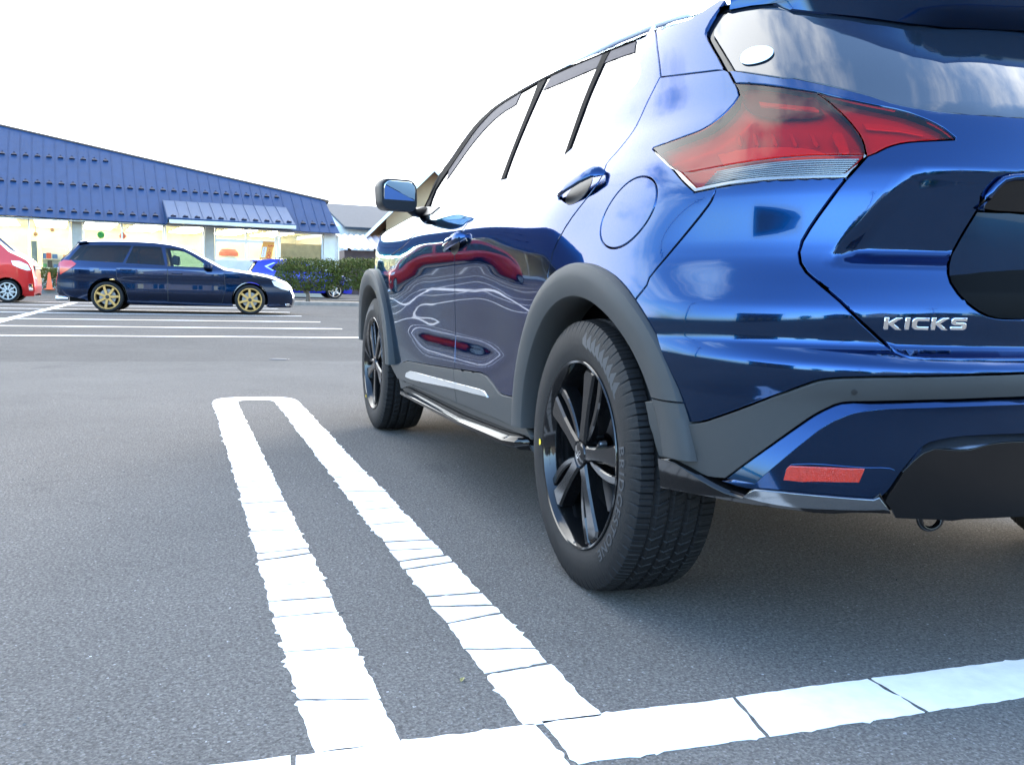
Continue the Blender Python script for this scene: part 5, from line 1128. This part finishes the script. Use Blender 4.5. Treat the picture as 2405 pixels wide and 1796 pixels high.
def small_wheel(r, wd, rr, ns, mrim, sw, tw=0):
    w_ = bpy.data.objects.new('wheel', None); COL.objects.link(w_); h = wd/2
    m = MB(); m.lathe([(rr, h*.85), (rr+.01, h), (r-.03, h*1.03), (r-.008, h*.86), (r, h*.5), (r, -h*.5), (r-.008, -h*.86), (r-.03, -h*1.03), (rr+.01, -h), (rr, -h*.85)], 40, 'Y'); m.build('tyre', M_RUB, w_, smooth='auto')
    m = MB(); m.lathe([(rr+.004, -h*.9), (rr+.004, -h*1.0), (rr-.012, -h*1.0), (rr-.026, -h*.7), (rr-.03, h*.8)], 40, 'Y'); ri = m.build('rim', mrim, w_, smooth='auto')
    for k in range(ns):
        m = MB(); a = 2*math.pi*k/ns+math.pi/2; pl = [(.02, -sw*.8), (rr-.018, -sw*.62-.004), (rr-.018, sw*.62+.004), (.02, sw*.8)]
        V, F = prism(pl, -.03, 0, .004, to3=lambda x, y, z: (x*math.cos(a)-y*math.sin(a), -(h*.80)-z*1.0, x*math.sin(a)+y*math.cos(a))); m.add(V, F); m.build('spoke', mrim, w_)
    m = MB(); m.lathe([(.0, -h*.9), (.026, -h*.9), (.036, -h*.82), (.042, -h*.5)], 20, 'Y'); m.build('hub_cap', M_BLACK, w_, smooth='auto')
    m = MB(); m.lathe([(.03, -h*.1), (rr*.66, -h*.1)], 32, 'Y'); m.build('brake_disc', M_DISC, w_)
    m = MB(); m.lathe([(0, .0), (rr, .0)], 32, 'Y'); m.build('brake_shield', M_DARK, w_)
    return w_
def vehicle(root, top, bot, arches, hw, sm, lh, pw, paint, glass_segs, windows, doors, extras, wheel, tread, wy, crown=.045):
    Sf, Nf = side_surface(hw, sm, lh, pw)
    path = [(s, z) for s, z in top]
    lo = []
    for kind, *v in bot:
        if kind == 'p': lo.append(tuple(v))
        else:
            c, r, z0 = v; a0 = math.degrees(math.asin((z0-wheel[1])/r)); lo += [(c+r*math.cos(R(a)), wheel[1]+r*math.sin(R(a))) for a in np.linspace(a0, 180-a0, 22)]
    poly = path+lo
    both = lambda d: join(d, mirror_y(*d))
    d = both(patch_data(Sf, Nf, poly, 0, 0, .03, .07, [w_[1] for w_ in windows])); mesh('body', *d[:2], paint, root, d[2])
    n = 14; bm_ = MB()
    segs = [(0, len(top)-1, None, None)] if not glass_segs else []
    cuts = sorted([(a, b, nm, mm) for a, b, nm, mm in glass_segs]); i = 0
    for a, b, nm, mm in cuts:
        if a > i: segs.append((i, a, 'top_panel', paint))
        segs.append((a, b, nm, mm)); i = b
    if i < len(top)-1: segs.append((i, len(top)-1, 'top_panel', paint))
    for a, b, nm, mm in segs:
        st = []
        for q in range(a, b):
            for t in (0, .5): st.append((top[q][0]*(1-t)+top[q+1][0]*t, top[q][1]*(1-t)+top[q+1][1]*t))
        st.append(top[b]); V = []
        for s, z in st:
            w0 = -Sf(np.array([s]), np.array([z]))[0][1]
            ks = (s-sm)/lh
            for k in range(n+1):
                t = -1+2*k/n; c = crown*(1-abs(t)**3); V.append((s+ks*c*1.3*(abs(ks) > .55), t*w0, z+c*(abs(ks) < .93)))
        F = [(i*(n+1)+k, i*(n+1)+k+1, (i+1)*(n+1)+k+1, (i+1)*(n+1)+k) for i in range(len(st)-1) for k in range(n)]
        m = MB(); m.add(V, F); m.build(nm, mm, root, smooth=True)
    for nm, pl, mm in windows:
        d = patch_data(Sf, Nf, pl, -.004, .0, .003, .09); mesh(nm, d[0], d[1], mm, root, d[2]); d = mirror_y(*d); mesh(nm, d[0], d[1], mm, root, d[2])
    for nm, pl in doors:
        cut = [w_[1] for w_ in windows]
        for q_ in (0, 1):
            d = patch_data(Sf, Nf, pl, .0015, -.006, .002, .06); d = mirror_y(*d) if q_ else d; mesh('door_gap', d[0], d[1], M_BLACK, root, d[2])
        d = patch_data(Sf, Nf, pl, .004, .001, .006, .06); mesh(nm, d[0], d[1], paint, root, d[2]); d = mirror_y(*d); mesh(nm, d[0], d[1], paint, root, d[2])
    for nm, pl, mm, off in extras:
        d = patch_data(Sf, Nf, pl, off, 0, off*.9, .05); mesh(nm, d[0], d[1], mm, root, d[2]); d = mirror_y(*d); mesh(nm, d[0], d[1], mm, root, d[2])
    first = True; W = wheel[0]
    for c in arches:
        for sg in (1, -1):
            o = W if first else copy_tree(W, root)
            if first: W.parent = root; first = False
            o.location = (c, -sg*wy, wheel[1]); o.rotation_euler = (0, R(random.uniform(0, 60)), 0 if sg > 0 else math.pi)
            m = MB(); V = []; q = 18
            for i in range(q+1): a = math.pi*i/q-.0; V += [(c+wheel[2]*math.cos(a), -sg*(wy+.06), wheel[1]+wheel[2]*math.sin(a)), (c+wheel[2]*math.cos(a), -sg*(wy-.3), wheel[1]+wheel[2]*math.sin(a))]
            m.add(V, [(2*i, 2*i+1, 2*i+3, 2*i+2) for i in range(q)]+[tuple(2*i+1 for i in range(q+1))]); m.build('wheel_well', M_DARK, root)
    s0 = min(s for s, z in top); s1 = max(s for s, z in top)
    m = MB(); m.box((s0+.25, -.55, .2), (s1-.25, .55, .34)); m.build('underbody', M_DARK, root)
    return Sf, Nf
def seats(root, xs, z, y=.34):
    for x in xs:
        for sy in (-y, y):
            m = MB(); m.box((x-.10, sy-.22, z), (x+.06, sy+.22, z+.52), .05); m.box((x-.08, sy-.12, z+.55), (x+.02, sy+.12, z+.74), .04); m.box((x-.05, sy-.2, z-.1), (x+.45, sy+.2, z+.05), .04); m.build('seat', M_SEAT, root)
def handle_on(Sf, root, pts, m_):
    for a, b, z in pts:
        for sg in (1, -1):
            V = [Sf(np.array([x]), np.array([z]))[0]+np.array([0, -o, 0]) for x, o in ((a, .002), (a+.03, .028), ((a+b)/2, .032), (b-.03, .028), (b, .002))]
            m = MB(); m.tube([(p[0], p[1]*sg, p[2]) for p in V], .014, 8); m.build('door_handle', m_, root, smooth=True)
# the navy estate car
t = thing('estate_car', 'dark navy estate car on gold seven spoke wheels parked across the white bay lines', 'car', (-3.016, 18.257+.83, 0), -.07)
top = [(-.72, .30), (-.937, .319), (-.965, .451), (-.971, .584), (-.945, .667), (-.909, .949), (-.723, 1.103), (-.597, 1.256), (-.53, 1.34), (-.46, 1.366), (-.1, 1.385), (.213, 1.394), (.55, 1.395), (.847, 1.388), (1.136, 1.36), (1.394, 1.305), (1.589, 1.213), (1.818, 1.084), (2.015, .977), (2.181, .889), (2.481, .852), (2.818, .803), (3.03, .765), (3.2, .71), (3.364, .642), (3.474, .54), (3.538, .418), (3.54, .277), (3.503, .16)]
hwL = pchip([.12, .25, .45, .60, .75, .86, .95, 1.05, 1.2, 1.33, 1.41], [.77, .815, .838, .836, .845, .842, .80, .755, .68, .605, .53])
bot = [('p', 3.10, .15), ('a', 2.682, .355, .17), ('p', 2.3, .165), ('p', 1.2, .16), ('p', .40, .165), ('a', 0, .372, .20), ('p', -.42, .25)]
wL = [('rear_quarter_window', [(-.72, 1.005), (-.50, 1.285), (-.46, 1.30), (.435, 1.322), (.286, .978)], M_TINT), ('rear_door_window', [(.334, .972), (.470, 1.318), (.985, 1.312), (1.070, .948)], M_TINT), ('front_door_window', [(1.120, .940), (1.060, 1.292), (1.20, 1.298), (1.362, 1.268), (1.589, 1.155), (1.80, 1.015), (1.86, .925)], M_PALE)]
dL = [('rear_door', [(1.108, .915), (1.114, .225), (.40, .225), (.33, .50), (.175, .70), (.172, .93)]), ('front_door', [(1.122, .915), (1.122, .225), (2.14, .24), (2.205, .50), (2.18, .875)])]
tail_l = [(-.895, .955), (-.81, 1.0), (-.66, .995), (-.572, .935), (-.60, .895), (-.728, .805), (-.885, .715)]
head_l = [(3.11, .695), (3.22, .70), (3.329, .662), (3.445, .565), (3.46, .50), (3.312, .535), (3.165, .60)]
exL = [('tail_light', tail_l, M_TAIL, .008), ('headlight', head_l, M_HEAD, .006), ('fuel_door', [(-.326, .867), (-.141, .860), (-.145, .765), (-.31, .772)], M_NAVY, .004), ('side_moulding', [(.30, .58), (2.17, .566), (2.17, .548), (.31, .56)], M_NAVY, .012), ('front_lip', [(3.05, .16), (3.48, .16), (3.50, .20), (3.05, .215)], M_NAVY, .02), ('fog_lamp', [(3.38, .235), (3.46, .235), (3.455, .19), (3.39, .19)], M_CHROME, .022)]
Sf, Nf = vehicle(t, top, bot, (2.682, 0), hwL, 1.29, 2.36, 3.2, M_NAVY, [(5, 8, 'rear_window', M_TINT), (15, 19, 'windscreen', M_PALE)], wL, dL, exL, (small_wheel(.300, .20, .232, 7, M_GOLD, .031), .306, .335), None, .735)
handle_on(Sf, t, [(.255, .44, .842), (1.20, 1.385, .795)], M_NAVY); seats(t, (.35, 1.25), .42)
for sg in (1, -1):
    m = MB(); c = Sf(np.array([1.88]), np.array([.955]))[0]; V, F = prism(rrect(.17, .115, .04), 0, .17, .03, to3=lambda x, y, z: (c[0]+x, sg*(c[1]-.03-z), c[2]+y)); m.add(V, F); m.build('door_mirror', M_NAVY, t)
m = MB(); m.tube([(-.97, -.52, .255), (-.75, -.52, .26)], .045, 12); m.tube([(-.97, .52, .255), (-.75, .52, .26)], .045, 12); m.build('exhaust_pipe', M_CHROME, t, smooth='auto')
m = MB(); m.add([(-.57, -.56, 1.355), (-.57, .56, 1.355), (-.40, .56, 1.385), (-.40, -.56, 1.385), (-.55, -.56, 1.33), (-.55, .56, 1.33), (-.36, .56, 1.36), (-.36, -.56, 1.36)], [(0, 1, 2, 3), (7, 6, 5, 4), (0, 4, 5, 1), (1, 5, 6, 2), (2, 6, 7, 3), (3, 7, 4, 0)]); m.build('roof_spoiler', M_NAVY, t)
# the red kei van whose nose enters at the left
t = thing('red_van', 'red boxy compact van with pale spoked wheel cut by the left edge', 'van', (-5.70, 24.2+.72, 0), 0)
top = [(-2.72, .30), (-2.78, .42), (-2.79, .9), (-2.76, 1.1), (-2.66, 1.6), (-2.60, 1.72), (-2.45, 1.78), (-1.6, 1.80), (-.85, 1.78), (-.55, 1.72), (-.36, 1.64), (.04, 1.24), (.10, 1.205), (.30, 1.11), (.42, 1.04), (.50, .96), (.545, .82), (.585, .55), (.60, .30), (.56, .18)]
hwV = pchip([.15, .4, .7, .95, 1.05, 1.2, 1.5, 1.7, 1.81], [.70, .735, .735, .73, .715, .69, .64, .60, .55])
bot = [('a', 0, .335, .19), ('p', -.4, .19), ('p', -2.1, .19), ('a', -2.5, .335, .19)]
wV = [('quarter_window', [(-2.60, 1.13), (-2.50, 1.58), (-2.05, 1.60), (-1.98, 1.12)], M_TINT), ('rear_door_window', [(-1.92, 1.12), (-1.96, 1.62), (-1.12, 1.63), (-1.10, 1.13)], M_TINT), ('front_door_window', [(-1.03, 1.13), (-1.03, 1.63), (-.66, 1.60), (-.42, 1.42), (-.20, 1.20), (-.22, 1.14)], M_PALE)]
dV = [('rear_door', [(-1.075, 1.10), (-1.07, .28), (-2.02, .28), (-2.12, .6), (-2.02, 1.10)]), ('front_door', [(-1.06, 1.10), (-1.055, .28), (-.42, .28), (-.26, .6), (-.22, 1.10)])]
exV = [('tail_light', [(-2.775, .75), (-2.74, 1.25), (-2.66, 1.25), (-2.66, .75)], M_TAIL, .008), ('headlight', [(.10, 1.02), (.28, 1.015), (.46, .93), (.52, .80), (.44, .79), (.30, .835), (.14, .91)], M_HEAD, .006), ('fog_lamp', [(.47, .46), (.55, .46), (.56, .30), (.47, .30)], M_CHROME, .008), ('side_sill', [(.36, .16), (.58, .17), (.58, .24), (.36, .25)], M_RED, .015)]
Sf, Nf = vehicle(t, top, bot, (0, -2.5), hwV, -1.01, 1.86, 5, M_RED, [(3, 6, 'rear_window', M_TINT), (9, 12, 'windscreen', M_GLASSD)], wV, dV, exV, (small_wheel(.275, .16, .205, 9, M_SILV, .020), .28, .315), None, .625)
handle_on(Sf, t, [(-1.9, -1.72, .95), (-1.0, -.82, .95)], M_CHROME); seats(t, (-1.9, -.85), .62, .30)
m = MB(); m.box((.52, -.50, .70), (.60, .50, .92), .02); m.build('grille', M_BLACK, t); m = MB(); m.box((.585, -.55, .56), (.62, .55, .62), .012); m.box((.59, -.45, .82), (.62, .45, .86), .01); m.build('grille_bar', M_CHROME, t)
for sg in (1, -1):
    m = MB(); V, F = prism(rrect(.13, .18, .04), 0, .13, .03, to3=lambda x, y, z: (-.28+x, sg*(-.70-z), 1.22+y)); m.add(V, F); m.build('door_mirror', M_RED, t)
# bright blue SUV behind the hedge
t = thing('blue_suv', 'bright blue sporty hatchback half hidden behind the clipped hedge', 'car', (.85, 37.5+.8, 0), .03)
top = [(.05, .30), (.0, .5), (-.01, .82), (.04, .95), (.12, 1.02), (.34, 1.38), (.42, 1.45), (.9, 1.52), (1.6, 1.53), (2.1, 1.46), (2.4, 1.36), (3.0, 1.06), (3.2, 1.02), (3.8, .92), (4.1, .78), (4.2, .5), (4.15, .22)]
hwS = pchip([.2, .5, .8, .95, 1.1, 1.4, 1.55], [.80, .86, .86, .84, .78, .64, .54])
bot = [('p', 3.9, .22), ('a', 3.4, .38, .24), ('p', 2.9, .23), ('p', 1.2, .23), ('a', .76, .38, .24)]
wS = [('rear_side_window', [(.82, 1.10), (1.05, 1.34), (1.66, 1.38), (1.72, 1.05)], M_TINT), ('front_side_window', [(1.78, 1.05), (1.72, 1.38), (2.1, 1.36), (2.4, 1.26), (2.78, 1.04)], M_TINT)]
dS = [('rear_door', [(.95, 1.0), (1.1, .6), (1.2, .3), (1.76, .3), (1.76, 1.0)]), ('front_door', [(1.78, 1.0), (1.78, .3), (2.95, .3), (2.9, 1.0)])]
exS = [('tail_light', [(.02, .94), (.10, .99), (.42, .95), (.40, .88), (.04, .86)], M_TAIL, .01), ('chrome_trim', [(.62, 1.24), (.98, 1.40), (1.06, 1.385), (.72, 1.225), (.98, 1.08), (.93, 1.06)], M_CHROME, .012), ('headlight', [(3.75, .88), (4.0, .82), (4.1, .70), (3.8, .78)], M_HEAD, .008)]
vehicle(t, top, bot, (3.4, .76), hwS, 2.1, 2.22, 4, M_BRIGHT, [(4, 6, 'rear_window', M_TINT), (10, 12, 'windscreen', M_TINT)], wS, dS, exS, (small_wheel(.33, .2, .25, 5, M_CHROME, .035), .335, .36), None, .76)
m = MB(); m.box((.18, -.55, 1.41), (.5, .55, 1.47), .02); m.build('roof_spoiler', M_BRIGHT, t)
# white hatchback seen past the red van
t = thing('white_hatchback', 'small white hatchback with red tail lamp behind the red van', 'car', (-6.22, 30.2, 0), math.pi)
top = [(.05, .30), (.0, .5), (-.01, .82), (.0, 1.0), (.10, 1.32), (.2, 1.42), (.7, 1.47), (1.5, 1.47), (1.9, 1.40), (2.6, 1.02), (3.1, .92), (3.45, .75), (3.5, .5), (3.46, .22)]
hwH = pchip([.2, .5, .8, .95, 1.1, 1.4, 1.5], [.76, .81, .81, .79, .74, .63, .55])
bot = [('p', 3.2, .22), ('a', 2.85, .34, .22), ('p', 2.4, .2), ('p', .9, .2), ('a', .50, .34, .22)]
wH = [('rear_side_window', [(.42, 1.02), (.5, 1.34), (1.2, 1.36), (1.22, 1.0)], M_TINT), ('front_side_window', [(1.28, 1.0), (1.26, 1.36), (1.75, 1.32), (2.3, 1.0)], M_PALE)]
dH = [('rear_door', [(.8, .96), (.9, .3), (1.24, .3), (1.24, .96)]), ('front_door', [(1.26, .96), (1.26, .3), (2.4, .3), (2.4, .96)])]
exH = [('tail_light', [(.005, .80), (.01, 1.12), (.09, 1.36), (.16, 1.30), (.15, .80)], M_TAIL, .01), ('headlight', [(3.1, .86), (3.4, .72), (3.42, .62), (3.2, .7)], M_HEAD, .008)]
vehicle(t, top, bot, (2.85, .5), hwH, 1.75, 1.9, 4, M_WCAR, [(3, 5, 'rear_window', M_TINT), (8, 9, 'windscreen', M_PALE)], wH, dH, exH, (small_wheel(.29, .17, .2, 7, M_SILV, .02), .295, .32), None, .70)

# ------------------------------------------------------------------ what stands on the near side and is mirrored in the bodywork
M_DKWALL = mat('dark_cladding', (.045, .055, .075), .6, var=.15, vscale=2)
t = thing('dark_hall', 'dark clad hall beyond the left edge, mirrored in the crossover tail', 'building', (-24, -6.5, 0), 0)
m = MB(); m.box((-5, -5, 0), (0, 5.5, 5.2)); m.build('wall', M_DKWALL, t); m = MB(); m.box((-5.3, -5.3, 5.2), (.3, 5.8, 5.45)); m.build('roof', M_TILE, t)
for k in range(5): m = MB(); m.box((.0, -4.4+2*k, 1.0), (.04, -3.3+2*k, 2.6)); m.build('window', M_GLASSD, t)
t = thing('rear_house', 'dark house behind the camera, mirrored low in the tailgate', 'house', (-9, -34, 0), math.pi); gable(t, 9, 8, 4.2, 6.6, .6, M_POST, M_TILE, M_SOFF); hwin(t, -2, 1, 1.6, 1.2); hwin(t, 2, 1, 1.6, 1.2)
t = thing('rear_house', 'lower dark house behind the camera, mirrored at the bumper corner', 'house', (-22, -30, 0), math.pi); gable(t, 11, 8, 4.6, 6.4, .6, M_DKWALL, M_TILE, M_SOFF); hwin(t, -2, 1, 1.6, 1.2); hwin(t, 2, 1, 1.6, 1.2)
t = thing('rear_house', 'wide dark house behind the camera to the right', 'house', (5, -36, 0), math.pi); gable(t, 13, 9, 4.0, 6.0, .6, M_DKWALL, M_TILE, M_SOFF); hwin(t, -2, 1, 1.6, 1.2); hwin(t, 2, 1, 1.6, 1.2)
rng = np.random.default_rng(4)
for (x, y, h_, lb) in ((-15.5, -29, 5.5, 'dark evergreen tree behind the camera between the two left houses'), (-1.5, -33, 4.6, 'shortest dark evergreen tree behind the camera beside the grey house'), (14, -31, 6.2, 'tallest dark evergreen tree behind the camera beyond the wide house'), (-31, -24, 5.0, 'dark evergreen tree behind the camera beyond the dark clad house')):
    t = thing('rear_tree', lb, 'tree', (x, y, 0), group='evergreen trees behind the camera')
    V, F = crown(900, boxish(0, 0, h_*.6, h_*.38, h_*.38, h_*.42), .30, rng); mesh('crown', V, F, M_LEAF, t); m = MB(); m.tube([(0, 0, 0), (0, .1, h_*.6)], [.16, .07], 8); m.build('trunk', M_BARK, t)
for x, y, lb in ((-12, -21, 'tall utility pole mirrored low in the bumper corner'), (3, -24, 'tall utility pole mirrored in the tailgate above the name badge'), (-19, 8, 'tall utility pole beside the dark clad hall left of the frame')):
    t = thing('utility_pole', lb, 'utility pole', (x, y, 0), group='utility poles round the car park')
    m = MB(); m.tube([(0, 0, 0), (0, 0, 9.5)], [.16, .10], 10); m.build('pole', M_POST, t, smooth=True); m = MB(); m.box((-.9, -.05, 8.6), (.9, .05, 8.72)); m.box((-.7, -.05, 7.9), (.7, .05, 8.0)); m.build('cross_arm', M_BLACK, t)
